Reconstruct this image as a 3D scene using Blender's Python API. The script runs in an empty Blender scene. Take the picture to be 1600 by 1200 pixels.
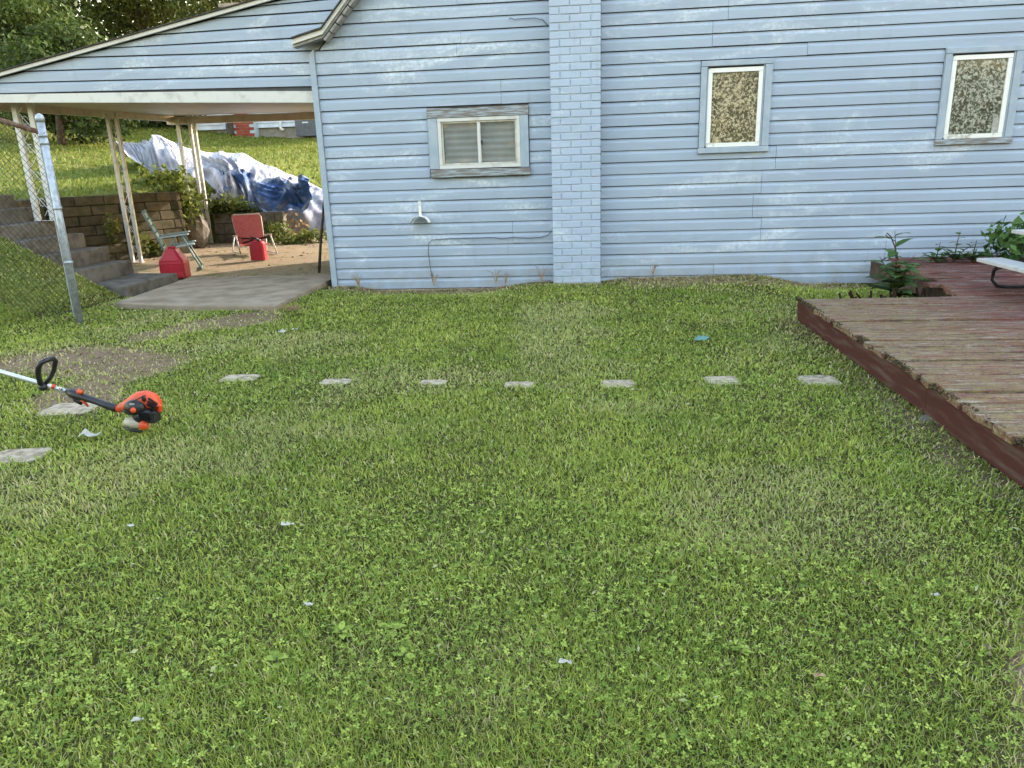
import bpy, bmesh, math, random
import numpy as np
from mathutils import Vector, Matrix
R = math.radians
sc = bpy.context.scene
col = sc.collection
rng = np.random.default_rng(7)
random.seed(7)

# ------------------------------------------------------------------ camera
CAM_H, WALL_Y, FPX = 1.255, 8.131, 1155.0
pt, rl, yw = R(16.53), R(-1.96), R(6.07)
_f = np.array([-math.sin(yw), math.cos(yw), 0]); _r = np.array([math.cos(yw), math.sin(yw), 0]); _u = np.array([0, 0, 1.0])
_c = _f*math.cos(pt) - _u*math.sin(pt); _b = _u*math.cos(pt) + _f*math.sin(pt)
CA = _r*math.cos(rl) + _b*math.sin(rl); CB = _b*math.cos(rl) - _r*math.sin(rl); CC = _c
cam_d = bpy.data.cameras.new('camera'); cam = bpy.data.objects.new('camera', cam_d); col.objects.link(cam)
cam_d.sensor_width = 36; cam_d.lens = FPX/1600*36; cam_d.clip_start = .05; cam_d.clip_end = 500
m = Matrix.Identity(4)
for i in range(3):
    m[i][0], m[i][1], m[i][2] = CA[i], CB[i], -CC[i]
m[2][3] = CAM_H
cam.matrix_world = m
sc.camera = cam

# ------------------------------------------------------------------ light
SUN_EL, SUN_DIR = R(24), Vector((.74, .67, 0)).normalized()
w = bpy.data.worlds.new('World'); sc.world = w; w.use_nodes = True
nt = w.node_tree; bg = nt.nodes['Background']
sky = nt.nodes.new('ShaderNodeTexSky'); sky.sky_type = 'NISHITA'; sky.sun_disc = False
sky.sun_elevation = SUN_EL; sky.sun_rotation = math.atan2(SUN_DIR.x, SUN_DIR.y)
sky.air_density = 2.0; sky.dust_density = .7; sky.ozone_density = 0
nt.links.new(sky.outputs[0], bg.inputs[0]); bg.inputs[1].default_value = .15
sd = bpy.data.lights.new('sun', 'SUN'); sun = bpy.data.objects.new('sun', sd); col.objects.link(sun)
sd.energy = 2.0; sd.angle = R(.6); sd.color = (1, .9, .74)
tosun = Vector((SUN_DIR.x*math.cos(SUN_EL), SUN_DIR.y*math.cos(SUN_EL), math.sin(SUN_EL)))
sun.rotation_euler = tosun.to_track_quat('Z', 'Y').to_euler(); sun.location = tosun*40
vs = sc.view_settings; vs.view_transform = 'Standard'; vs.look = 'None'; vs.gamma = 1; vs.exposure = 2.4; vs.use_curve_mapping = False
vs.use_white_balance = True; vs.white_balance_whitepoint = (.95, 1.0, .94)   # open shade, as the phone balanced it

# ------------------------------------------------------------------ helpers
def ray(px, py): return CA*(px-800)/FPX - CB*(py-600)/FPX + CC
def P(px, py, Y):                        # point of the vertical plane y = Y
    d = ray(px, py); t = Y/d[1]; return Vector((d[0]*t, Y, CAM_H + d[2]*t))
def G(px, py, z=0.0):                    # point of the level plane z
    d = ray(px, py); t = (z-CAM_H)/d[2]; return Vector((d[0]*t, d[1]*t, z))

def tag(o, label=None, cat=None, group=None, kind=None):
    if label: o['label'] = label
    if cat: o['category'] = cat
    if group: o['group'] = group
    if kind: o['kind'] = kind
    return o
def empty(name, loc, label=None, cat=None, group=None):
    o = bpy.data.objects.new(name, None); col.objects.link(o); o.location = loc; o.empty_display_size = .1
    return tag(o, label, cat, group)
def wloc(o):
    v = Vector((0, 0, 0))
    while o is not None: v += o.location; o = o.parent
    return v
def new_obj(name, me, parent=None):
    o = bpy.data.objects.new(name, me); col.objects.link(o); o.parent = parent; return o

class MB:
    def __init__(s): s.v, s.f = [], []
    def add(s, vs_, fs):
        b = len(s.v); s.v += [Vector(v) for v in vs_]; s.f += [tuple(b+i for i in f) for f in fs]; return s
    def hexa(s, p):                      # 4 bottom, 4 top, counter-clockwise
        return s.add(p, [(3,2,1,0),(4,5,6,7),(0,1,5,4),(1,2,6,5),(2,3,7,6),(3,0,4,7)])
    def box(s, a, b):
        (x0,y0,z0),(x1,y1,z1) = a, b
        x0,x1 = min(x0,x1),max(x0,x1); y0,y1=min(y0,y1),max(y0,y1); z0,z1=min(z0,z1),max(z0,z1)
        return s.hexa([(x0,y0,z0),(x1,y0,z0),(x1,y1,z0),(x0,y1,z0),(x0,y0,z1),(x1,y0,z1),(x1,y1,z1),(x0,y1,z1)])
    def obox(s, c, ux, uy, uz):          # oriented box from half vectors
        c,ux,uy,uz = map(Vector,(c,ux,uy,uz))
        return s.hexa([c-ux-uy-uz,c+ux-uy-uz,c+ux+uy-uz,c-ux+uy-uz,c-ux-uy+uz,c+ux-uy+uz,c+ux+uy+uz,c-ux+uy+uz])
    def bar(s, a, b, w_, h_, up=(0,0,1)):
        a,b = Vector(a),Vector(b); d=(b-a); L=d.length; d.normalize(); up=Vector(up)
        sx = d.cross(up)
        if sx.length < 1e-4: sx = d.cross(Vector((0,1,0)))
        sx.normalize(); u = sx.cross(d)
        return s.obox((a+b)/2, d*(L/2), sx*(w_/2), u*(h_/2))
    def tube(s, pts, r, n=8, cap=True):
        pts=[Vector(p) for p in pts]; rs = r if isinstance(r,(list,tuple)) else [r]*len(pts)
        b=len(s.v); prev=None
        for i,p in enumerate(pts):
            d=(pts[min(i+1,len(pts)-1)]-pts[max(i-1,0)]).normalized()
            if prev is None:
                a=d.orthogonal().normalized()
            else:
                a=prev-d*prev.dot(d)
                a = a.normalized() if a.length>1e-6 else d.orthogonal().normalized()
            prev=a; c=d.cross(a)
            for k in range(n):
                t=2*math.pi*k/n; s.v.append(p+(a*math.cos(t)+c*math.sin(t))*rs[i])
        for i in range(len(pts)-1):
            for k in range(n):
                k2=(k+1)%n; s.f.append((b+i*n+k,b+i*n+k2,b+(i+1)*n+k2,b+(i+1)*n+k))
        if cap:
            s.f.append(tuple(b+k for k in range(n))[::-1]); e=b+(len(pts)-1)*n; s.f.append(tuple(e+k for k in range(n)))
        return s
    def prism(s, poly, off):             # planar polygon extruded by off
        poly=[Vector(p) for p in poly]; off=Vector(off); n=len(poly); b=len(s.v)
        s.v += poly+[p+off for p in poly]
        s.f.append(tuple(b+i for i in range(n))); s.f.append(tuple(b+n+i for i in range(n))[::-1])
        for i in range(n):
            j=(i+1)%n; s.f.append((b+i,b+n+i,b+n+j,b+j))
        return s
    def ell(s, c, r, nu=14, nv=9, ax=None):
        c=Vector(c); M=ax or Matrix.Identity(3); b=len(s.v)
        for i in range(1,nv):
            t=math.pi*i/nv
            for k in range(nu):
                u=2*math.pi*k/nu
                s.v.append(c+M@Vector((r[0]*math.sin(t)*math.cos(u),r[1]*math.sin(t)*math.sin(u),r[2]*math.cos(t))))
        s.v.append(c+M@Vector((0,0,r[2]))); s.v.append(c-M@Vector((0,0,r[2]))); top=len(s.v)-2
        for i in range(nv-2):
            for k in range(nu):
                k2=(k+1)%nu; s.f.append((b+i*nu+k,b+(i+1)*nu+k,b+(i+1)*nu+k2,b+i*nu+k2))
        for k in range(nu):
            k2=(k+1)%nu; s.f.append((top,b+k,b+k2)); e=b+(nv-2)*nu; s.f.append((top+1,e+k2,e+k))
        return s
    def build(s, name, mat, parent=None, smooth=False, bevel=0, kind=None, sub=0):
        o0 = wloc(parent) if parent else Vector((0,0,0))
        me=bpy.data.meshes.new(name); me.from_pydata([v-o0 for v in s.v],[],s.f); me.update()
        bm=bmesh.new(); bm.from_mesh(me); bmesh.ops.recalc_face_normals(bm,faces=bm.faces)
        if bevel: bmesh.ops.bevel(bm,geom=list(bm.edges),offset=bevel,segments=2,affect='EDGES',profile=.6,clamp_overlap=True)
        bm.to_mesh(me); bm.free()
        if smooth: me.polygons.foreach_set('use_smooth',[True]*len(me.polygons))
        me.materials.append(mat); o=new_obj(name,me,parent)
        if kind: o['kind']=kind
        if sub:
            md=o.modifiers.new('s','SUBSURF'); md.levels=md.render_levels=sub
        return o
    def solo(s, name, mat, label, cat, group=None, **k):   # a thing that is one mesh, origin at its base
        n=len(s.v); c=Vector((sum(v.x for v in s.v)/n,sum(v.y for v in s.v)/n,min(v.z for v in s.v)))
        s.v=[v-c for v in s.v]; o=s.build(name,mat,None,**k); o.location=c; return tag(o,label,cat,group)

# ------------------------------------------------------------------ materials
def nodes(name):
    m_=bpy.data.materials.new(name); m_.use_nodes=True; n=m_.node_tree; return m_,n,n.nodes['Principled BSDF']
def N(nt_, typ, **k):
    n=nt_.nodes.new(typ)
    for a,b in k.items(): setattr(n,a,b)
    return n
def pos(nt_, scale=(1,1,1)):
    g=N(nt_,'ShaderNodeNewGeometry'); mp=N(nt_,'ShaderNodeMapping'); mp.inputs['Scale'].default_value=scale
    nt_.links.new(g.outputs['Position'],mp.inputs[0]); return mp.outputs[0]
def noise(nt_, vec, scale, detail=4, rough=.55, dist=0):
    n=N(nt_,'ShaderNodeTexNoise'); n.inputs['Scale'].default_value=scale; n.inputs['Detail'].default_value=detail
    n.inputs['Roughness'].default_value=rough; n.inputs['Distortion'].default_value=dist
    nt_.links.new(vec,n.inputs['Vector']); return n.outputs['Fac']
def ramp(nt_, fac, a, b):
    n=N(nt_,'ShaderNodeMapRange'); n.inputs[1].default_value=a; n.inputs[2].default_value=b; n.interpolation_type='SMOOTHSTEP'
    nt_.links.new(fac,n.inputs[0]); return n.outputs[0]
def mul(nt_, a, b, op='MULTIPLY'):
    n=N(nt_,'ShaderNodeMath',operation=op)
    for i,x in enumerate((a,b)):
        if isinstance(x,(int,float)): n.inputs[i].default_value=x
        else: nt_.links.new(x,n.inputs[i])
    return n.outputs[0]
def mix(nt_, fac, a, b, mode='MIX'):
    n=N(nt_,'ShaderNodeMix',data_type='RGBA',blend_type=mode)
    if isinstance(fac,(int,float)): n.inputs[0].default_value=fac
    else: nt_.links.new(fac,n.inputs[0])
    for i,x in ((6,a),(7,b)):
        if isinstance(x,tuple): n.inputs[i].default_value=(*x[:3],1)
        else: nt_.links.new(x,n.inputs[i])
    return n.outputs[2]
def bump(nt_, h, bs, strength=.3, dist=.01):
    b=N(nt_,'ShaderNodeBump'); b.inputs['Strength'].default_value=strength; b.inputs['Distance'].default_value=dist
    nt_.links.new(h,b.inputs['Height']); nt_.links.new(b.outputs[0],bs.inputs['Normal'])
def objrand(nt_): return N(nt_,'ShaderNodeObjectInfo').outputs['Random']
def simple(name, c1, c2=None, scale=6, rough=.6, bmp=.15, bs_scale=60, stretch=(1,1,1), metal=0, lo=.35, hi=.7, rnd=0.0, spec=.4):
    m_,n,b=nodes(name); c2=c2 or tuple(x*.75 for x in c1); v=pos(n,stretch)
    c=mix(n,ramp(n,noise(n,v,scale),lo,hi),c1,c2)
    if rnd:
        hsv=N(n,'ShaderNodeHueSaturation'); n.links.new(c,hsv.inputs['Color'])
        mr=N(n,'ShaderNodeMapRange'); mr.inputs[3].default_value=1-rnd; mr.inputs[4].default_value=1+rnd
        n.links.new(objrand(n),mr.inputs[0]); n.links.new(mr.outputs[0],hsv.inputs['Value']); c=hsv.outputs[0]
    n.links.new(c,b.inputs['Base Color']); b.inputs['Roughness'].default_value=rough; b.inputs['Metallic'].default_value=metal
    b.inputs['Specular IOR Level'].default_value=spec if rough<.8 else .08
    if bmp: bump(n,noise(n,v,bs_scale,5),b,bmp,.004)
    return m_
def siding_mat(name, base, light, chalk_lo=.46):
    m_,n,b=nodes(name); v=pos(n,(.7,.7,2.2)); v2=pos(n,(1,1,1))
    c=mix(n,ramp(n,noise(n,v,1.6,5,.6),.35,.7),base,tuple(x*.9 for x in base))
    ch=mul(n,ramp(n,noise(n,pos(n,(.55,.55,1.9)),1.7,9,.7,1.1),chalk_lo+.03,.72),ramp(n,noise(n,v2,28,5,.7),.3,.62))
    c=mix(n,mul(n,ch,.9),c,light)
    st=mul(n,ramp(n,noise(n,pos(n,(9,9,.6)),1.5,5,.65),.52,.75),ramp(n,noise(n,v2,.9,3),.45,.65))
    c=mix(n,mul(n,st,.6),c,(.24,.275,.28))
    sp=ramp(n,noise(n,v2,70,2),.73,.77); c=mix(n,mul(n,sp,.6),c,(.13,.14,.15))
    gz=N(n,'ShaderNodeSeparateXYZ'); n.links.new(N(n,'ShaderNodeNewGeometry').outputs['Position'],gz.inputs[0])
    dirt=mul(n,ramp(n,gz.outputs['Z'],.42,-.05),ramp(n,noise(n,v2,7,5),.3,.7))    # rain splash on the lowest boards
    c=mix(n,mul(n,dirt,.5),c,(.25,.24,.2))
    n.links.new(c,b.inputs['Base Color']); b.inputs['Roughness'].default_value=.5; b.inputs['Specular IOR Level'].default_value=.35
    bump(n,noise(n,pos(n,(.5,1,3)),9,4),b,.12,.01); return m_

BLUE=(.335,.395,.485); CHALK=(.6,.645,.68)
mt=dict(
 siding=siding_mat('blue_siding',BLUE,CHALK), trimblue=simple('blue_trim',(.29,.35,.42),(.36,.41,.46),9,.55,.2),
 brick=siding_mat('blue_painted_brick',(.385,.455,.575),(.62,.67,.72),.47), mortar=simple('painted_mortar',(.36,.43,.52),(.46,.5,.54),30,.8,.4),
 shadecore=simple('lap_shade_core',(.11,.115,.12),None,10,.9,0), white=simple('white_paint',(.6,.585,.55),(.42,.4,.36),7,.5,.15,lo=.5,hi=.8),
 sash=simple('sash_white',(.8,.78,.74),(.66,.63,.57),9,.5,.15,lo=.55,hi=.8), oldwhite=simple('worn_white_paint',(.74,.72,.66),(.42,.39,.33),14,.6,.3,lo=.52,hi=.7), rawwood=simple('weathered_wood',(.2,.178,.16),(.34,.39,.43),5,.85,.35,stretch=(1.2,4,13),lo=.42,hi=.62),
 soffit=simple('tan_soffit',(.5,.43,.34),(.4,.33,.25),5,.45,.1,spec=.5), shingle=simple('dark_shingle',(.05,.048,.045),(.09,.085,.08),20,.9,.5),
 dgrey=simple('grey_soffit',(.3,.29,.27),(.2,.19,.18),20,.7,.2),
 conc=simple('old_concrete',(.33,.265,.195),(.2,.155,.11),4.5,.9,.5,90,lo=.3,hi=.75), step=simple('stone_step',(.15,.135,.118),(.085,.075,.062),7,.92,.8,45,rnd=.12),
 block=simple('retaining_block',(.095,.078,.054),(.05,.05,.028),9,.93,.9,60,rnd=.25), cinder=simple('cinder_block',(.2,.185,.165),(.12,.11,.09),10,.95,.8,80,rnd=.12),
 paver=simple('paver_stone',(.42,.35,.255),(.22,.18,.125),24,.92,.8,90,rnd=.1),
 galv=simple('galvanized_steel',(.4,.44,.49),(.28,.31,.35),22,.5,.2,metal=.45,lo=.4,hi=.65), wire=simple('fence_wire',(.02,.02,.018),(.05,.048,.045),30,.6,0,metal=.4), rust=simple('rusty_rail',(.14,.075,.05),(.25,.2,.17),18,.8,.4),
 redpaint=simple('dark_red_fascia',(.075,.03,.025),(.11,.075,.062),6,.85,.7,70,stretch=(1,.5,4),lo=.46,hi=.72), deckdirt=simple('black_moss',(.045,.036,.025),(.09,.072,.042),40,1,.9,60),
 black=simple('black_plastic',(.012,.012,.013),(.022,.022,.024),30,.42,.08), orange=simple('orange_plastic',(.62,.07,.016),(.4,.045,.014),26,.45,.12,lo=.45,hi=.75), silver=simple('silver_shaft',(.62,.62,.6),(.5,.5,.49),20,.35,0,metal=.6),
 tank=simple('milky_tank',(.42,.39,.29),(.32,.29,.21),12,.4,.05), redcan=simple('red_plastic',(.38,.01,.022),(.3,.01,.018),6,.5,.05), chairred=simple('red_webbing',(.5,.1,.085),(.42,.075,.06),25,.7,.3),
 chairgreen=simple('green_metal',(.09,.16,.15),(.16,.22,.2),20,.5,.1), paleplastic=simple('pale_green_arm',(.34,.42,.43),(.26,.33,.35),12,.45,.05), armwood=simple('wooden_arm',(.5,.4,.3),(.38,.29,.2),18,.6,.2,stretch=(6,1,1)),
 postcream=simple('cream_iron',(.55,.52,.47),(.27,.23,.18),12,.6,.3,lo=.5,hi=.75), darkwood=simple('dark_wood',(.06,.045,.035),(.11,.085,.065),14,.85,.4), bench=simple('white_bench',(.5,.5,.49),(.4,.4,.4),8,.5,.15,stretch=(1,6,1)),
 tubeblack=simple('black_tube',(.012,.013,.016),None,20,.35,0), paper=simple('white_paper',(.42,.41,.37),(.3,.29,.25),40,.8,.3), teal=simple('teal_film',(.1,.24,.2),None,30,.4,.2), lip=simple('cream_sill',(.6,.57,.5),(.42,.39,.33),15,.7,.2),
 nwhite=simple('far_white_siding',(.6,.64,.7),None,3,.6,0), nbrick=simple('far_red_brick',(.3,.065,.04),(.22,.05,.03),30,.85,.3,rnd=.2), nfound=simple('far_foundation',(.3,.27,.23),(.22,.2,.17),8,.9,.3), ngrey=simple('far_grey_metal',(.1,.105,.12),None,8,.6,.1),
 stonechim=simple('grey_chimney',(.34,.29,.25),(.24,.2,.17),6,.9,.4), bark=simple('bark',(.07,.052,.04),(.11,.085,.065),16,.95,.8,40), wirecable=simple('cable',(.1,.1,.1),None,20,.6,0), debris=simple('dead_sticks',(.045,.02,.017),(.025,.02,.016),20,.9,.4), dryleaf=simple('dry_leaf',(.36,.27,.16),(.22,.13,.07),30,.85,.2), rock=simple('field_stone',(.22,.2,.17),(.13,.115,.1),12,.95,.9,50),
 curtain=simple('curtain',(.5,.5,.49),(.6,.6,.59),6,.95,.2),
)
def leaf_mat(name, c1, c2, c3, trans=.35, dry=None, nscale=.7):
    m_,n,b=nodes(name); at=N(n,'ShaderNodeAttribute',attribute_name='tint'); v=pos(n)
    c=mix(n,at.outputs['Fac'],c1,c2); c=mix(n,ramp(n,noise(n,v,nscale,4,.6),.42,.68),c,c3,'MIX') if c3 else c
    if dry:
        d=N(n,'ShaderNodeAttribute',attribute_name='dry'); c=mix(n,d.outputs['Fac'],c,dry)
    b.inputs['Roughness'].default_value=.55; b.inputs['Specular IOR Level'].default_value=.16; n.links.new(c,b.inputs['Base Color'])
    tr=N(n,'ShaderNodeBsdfTranslucent'); n.links.new(c,tr.inputs[0]); mx=N(n,'ShaderNodeMixShader'); mx.inputs[0].default_value=trans
    n.links.new(b.outputs[0],mx.inputs[1]); n.links.new(tr.outputs[0],mx.inputs[2]); n.links.new(mx.outputs[0],n.nodes['Material Output'].inputs[0]); return m_
mt['grass']=leaf_mat('lawn_grass',(.12,.18,.022),(.42,.49,.075),(.19,.27,.034),.28,(.54,.46,.25),.8)
mt['clover']=leaf_mat('clover_leaf',(.11,.18,.022),(.34,.42,.08),None,.22)
mt['hillgrass']=leaf_mat('hill_grass',(.1,.15,.02),(.2,.235,.04),(.16,.185,.035),.35,(.34,.28,.13),.25)
mt['leafA']=leaf_mat('shrub_leaf_dark',(.022,.038,.01),(.085,.125,.022),(.03,.045,.012),.3,None,.5)
mt['leafB']=leaf_mat('shrub_leaf_yellow',(.035,.05,.01),(.17,.19,.026),(.05,.058,.014),.35,None,.5)
mt['weed']=leaf_mat('weed_leaf',(.045,.1,.03),(.11,.2,.055),None,.25)
mt['vine']=leaf_mat('ivy_leaf',(.05,.07,.018),(.17,.2,.035),None,.3)
# obscure glass: mottled film with reflected gold and olive painted into its colour
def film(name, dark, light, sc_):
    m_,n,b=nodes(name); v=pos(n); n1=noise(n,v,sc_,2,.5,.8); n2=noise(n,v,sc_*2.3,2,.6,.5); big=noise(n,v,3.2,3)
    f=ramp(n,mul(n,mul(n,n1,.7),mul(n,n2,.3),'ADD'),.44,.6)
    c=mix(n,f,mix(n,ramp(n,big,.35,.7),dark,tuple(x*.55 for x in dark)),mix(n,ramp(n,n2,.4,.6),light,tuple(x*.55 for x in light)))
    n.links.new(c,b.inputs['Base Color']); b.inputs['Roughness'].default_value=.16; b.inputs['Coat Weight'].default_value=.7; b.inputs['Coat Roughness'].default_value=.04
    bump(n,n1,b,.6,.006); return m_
mt['crumb']=simple('soil_crumb',(.26,.2,.12),(.12,.085,.055),90,.95,0,lo=.45,hi=.55)
mt['goldrefl']=film('mottled_gold_reflection',(.1,.08,.042),(.64,.54,.34),40)
mt['greenrefl']=film('mottled_green_reflection',(.055,.056,.036),(.5,.5,.4),40)
gm,gn,gb=nodes('window_glass'); gb.inputs['Roughness'].default_value=.03; gb.inputs['Transmission Weight'].default_value=.92; gb.inputs['IOR'].default_value=1.45; gb.inputs['Base Color'].default_value=(.8,.82,.8,1); mt['glass']=gm
# deck planks: flaking red paint over grey wood, green growth on the lawn side
dm,dn,db=nodes('flaking_red_deck'); v=pos(dn,(.9,7,7)); v1=pos(dn)
c=mix(dn,ramp(dn,noise(dn,v,3,6,.65),.38,.66),(.18,.055,.046),(.1,.036,.031))
c=mix(dn,mul(dn,ramp(dn,noise(dn,pos(dn,(.8,3.5,3.5)),2.6,9,.78),.48,.64),.5),c,(.19,.15,.13))
xs=N(dn,'ShaderNodeSeparateXYZ'); dn.links.new(N(dn,'ShaderNodeNewGeometry').outputs['Position'],xs.inputs[0])
c=mix(dn,ramp(dn,noise(dn,pos(dn,(1.4,14,14)),2.2,9,.8),.5,.58),c,(.075,.05,.045))
moss=ramp(dn,mul(dn,xs.outputs['X'],mul(dn,noise(dn,v1,1.1,4),2.2),'SUBTRACT'),2.1,.75)
c=mix(dn,mul(dn,mul(dn,moss,.6),ramp(dn,noise(dn,pos(dn,(1.1,6,6)),3.4,9,.85),.43,.56)),c,(.19,.14,.095))
moss=mul(dn,mul(dn,moss,ramp(dn,noise(dn,pos(dn,(2.2,8,8)),6,10,.9),.46,.55)),ramp(dn,noise(dn,v1,38,5,.8),.36,.52))
c=mix(dn,mul(dn,moss,.7),c,(.25,.215,.075))
c=mix(dn,mul(dn,ramp(dn,noise(dn,pos(dn,(.8,10,10)),4.4,10,.88),.53,.6),.85),c,(.4,.345,.3))
c=mix(dn,mul(dn,ramp(dn,noise(dn,v1,85,5,.8),.53,.62),.65),c,(.05,.037,.028))
dn.links.new(c,db.inputs['Base Color']); db.inputs['Roughness'].default_value=.92; db.inputs['Specular IOR Level'].default_value=.12; bump(dn,noise(dn,pos(dn,(2,16,16)),8,7,.7),db,.6,.008); mt['deck']=dm
# tarps
def tarp_mat(name,c1,c2):
    m_,n,b=nodes(name); v=pos(n); c=mix(n,ramp(n,noise(n,v,2.2,6,.65),.4,.65),c1,c2); n.links.new(c,b.inputs['Base Color']); b.inputs['Roughness'].default_value=.7; b.inputs['Specular IOR Level'].default_value=.2
    bump(n,noise(n,pos(n,(1,1.6,1)),9,6,.6,1.2),b,.3,.03); return m_
mt['tarp']=tarp_mat('silver_tarp',(.4,.4,.43),(.25,.25,.29)); mt['bluetarp']=tarp_mat('blue_tarp',(.04,.1,.27),(.36,.4,.48))
# ground
gm_,gn_,gb_=nodes('ground_soil')
def attr(nm): return N(gn_,'ShaderNodeAttribute',attribute_name=nm).outputs['Fac']
v=pos(gn_)
cg=mix(gn_,ramp(gn_,noise(gn_,v,6,6,.7),.35,.7),(.04,.045,.014),(.07,.065,.025)); cg=mix(gn_,ramp(gn_,noise(gn_,v,45,4),.55,.7),cg,(.15,.115,.055))
ch_=mix(gn_,ramp(gn_,noise(gn_,v,1.2,6,.7),.35,.7),(.1,.13,.028),(.16,.165,.045)); cg=mix(gn_,attr('hill'),cg,ch_)
cd=mix(gn_,ramp(gn_,noise(gn_,v,5,7,.7),.35,.68),(.2,.14,.09),(.12,.08,.05)); cd=mix(gn_,ramp(gn_,noise(gn_,v,70,4),.5,.66),cd,(.27,.2,.13))
ed=ramp(gn_,mul(gn_,attr('dirt'),mul(gn_,noise(gn_,v,9,5),.5),'ADD'),.55,.9); cg=mix(gn_,ed,cg,cd)
cv=mix(gn_,ramp(gn_,noise(gn_,v,55,4,.7),.35,.65),(.37,.3,.205),(.2,.155,.1)); cv=mix(gn_,ramp(gn_,noise(gn_,v,2.5,5),.5,.72),cv,(.17,.15,.07))
eg=ramp(gn_,mul(gn_,attr('gravel'),mul(gn_,noise(gn_,v,6,5),.6),'ADD'),.6,.95); cg=mix(gn_,eg,cg,cv)
gn_.links.new(cg,gb_.inputs['Base Color']); gb_.inputs['Roughness'].default_value=1; gb_.inputs['Specular IOR Level'].default_value=.03; bump(gn_,noise(gn_,v,40,6,.7),gb_,.6,.02); mt['ground']=gm_

# ------------------------------------------------------------------ terrain
def vnoise(x,y,s,seed=0):
    x=np.asarray(x)*s+seed*17.3; y=np.asarray(y)*s+seed*9.1; xi=np.floor(x).astype(np.int64); yi=np.floor(y).astype(np.int64); fx=x-xi; fy=y-yi
    def h(a,b):
        n=(a*374761393+b*668265263+seed*1442695)&0x7fffffff; n=((n^(n>>13))*1274126177)&0x7fffffff; return ((n^(n>>16))&0xffff)/65535.0
    fx=fx*fx*(3-2*fx); fy=fy*fy*(3-2*fy)
    return (h(xi,yi)*(1-fx)+h(xi+1,yi)*fx)*(1-fy)+(h(xi,yi+1)*(1-fx)+h(xi+1,yi+1)*fx)*fy
def fbm(x,y,s,seed=0): return .55*vnoise(x,y,s,seed)+.3*vnoise(x,y,s*2.1,seed+1)+.15*vnoise(x,y,s*4.3,seed+2)
def sst(a,b,x): t=np.clip((x-a)/(b-a),0,1); return t*t*(3-2*t)
WALLP=[(-7.25,8.72),(-7.95,10.35),(-6.84,12.1),(-7.75,13.3),(-7.6,14.02),(-5.75,14.02)]
def inside_hill(x,y):
    poly=WALLP+[(-5.3,14.9),(60,14.9),(60,200),(-120,200),(-120,8.72)]
    ins=np.zeros(np.shape(x),bool); n=len(poly)
    for i in range(n):
        (x1,y1),(x2,y2)=poly[i],poly[(i+1)%n]
        c_=((y1>y)!=(y2>y))&(x<(x2-x1)*(y-y1)/((y2-y1) if y2!=y1 else 1e-9)+x1); ins^=c_
    return ins
def ground(x,y):
    x=np.asarray(x,float); y=np.asarray(y,float)
    z=.018*(fbm(x,y,.9,3)-.5)+.012*(vnoise(x,y,4,5)-.5)
    z=z+.03*sst(6.9,7.95,y)*sst(.15,.5,x)*(1-sst(1.6,2.3,x))-.07*sst(7.1,7.9,y)*sst(-.5,-1.2,x)*(1-sst(-2.2,-2.7,x)*.9)-.075*sst(7.1,7.9,y)*sst(1.8,2.4,x)
    bank=np.clip((-5.05-x)*.52,0,1.05)*sst(5.2,7.2,y)+np.clip((-4.75-x)*.15,0,.5)*sst(4.8,6.2,y)*(1-sst(5.2,7.2,y)*.9)
    bank=np.where(y<7.62,bank,np.where((y<8.69)&(x<-5.1),np.clip(bank-.3,0,9),0))
    A=1.0+.088*(y-11)+.11*np.clip(-x-10,0,40)+.05*(fbm(x,y,.5,9)-.5)*2
    B=np.clip((y-15.2)*.2,0,9)+.1*(fbm(x,y,.5,9)-.5)
    far=np.clip(y-27,0,99); A=A-far*.02; B=B-far*.14
    k=sst(-8.0,-5.4,x); hill=A*(1-k)+B*k
    return np.where(inside_hill(x,y),np.maximum(hill,z),z+bank)
def axis(segs):
    a=[]
    for s0,s1,st in segs: a+=list(np.arange(s0,s1,st))
    return np.array(a+[segs[-1][1]])
xa=axis([(-120,-30,10),(-30,-12,1.0),(-12,-9,.3),(-9,4.5,.075),(4.5,12,.5),(12,120,12)])
ya=axis([(-60,-2,6),(-2,.6,.4),(.6,9,.075),(9,15,.1),(15,30,.5),(30,50,2),(50,190,14)])
X,Y=np.meshgrid(xa,ya); Z=ground(X,Y); nx,ny=len(xa),len(ya)
me=bpy.data.meshes.new('ground'); ii=np.arange(nx*ny).reshape(ny,nx)
q=np.stack([ii[:-1,:-1],ii[:-1,1:],ii[1:,1:],ii[1:,:-1]],-1).reshape(-1,4)
def np_mesh(me,co,faces_idx,starts,attrs={}):
    me.vertices.add(len(co)); me.vertices.foreach_set('co',np.ascontiguousarray(co,dtype=np.float32).ravel())
    me.loops.add(len(faces_idx)); me.loops.foreach_set('vertex_index',np.ascontiguousarray(faces_idx,dtype=np.int32))
    me.polygons.add(len(starts)); me.polygons.foreach_set('loop_start',np.ascontiguousarray(starts,dtype=np.int32))
    me.update(calc_edges=True); me.validate()
    for k,a in attrs.items():
        at=me.attributes.new(k,'FLOAT','POINT'); at.data.foreach_set('value',np.ascontiguousarray(a,dtype=np.float32))
def seg_d(x,y,ax,ay,bx,by):
    t=np.clip(((x-ax)*(bx-ax)+(y-ay)*(by-ay))/((bx-ax)**2+(by-ay)**2),0,1); return np.hypot(x-ax-t*(bx-ax),y-ay-t*(by-ay))
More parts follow.
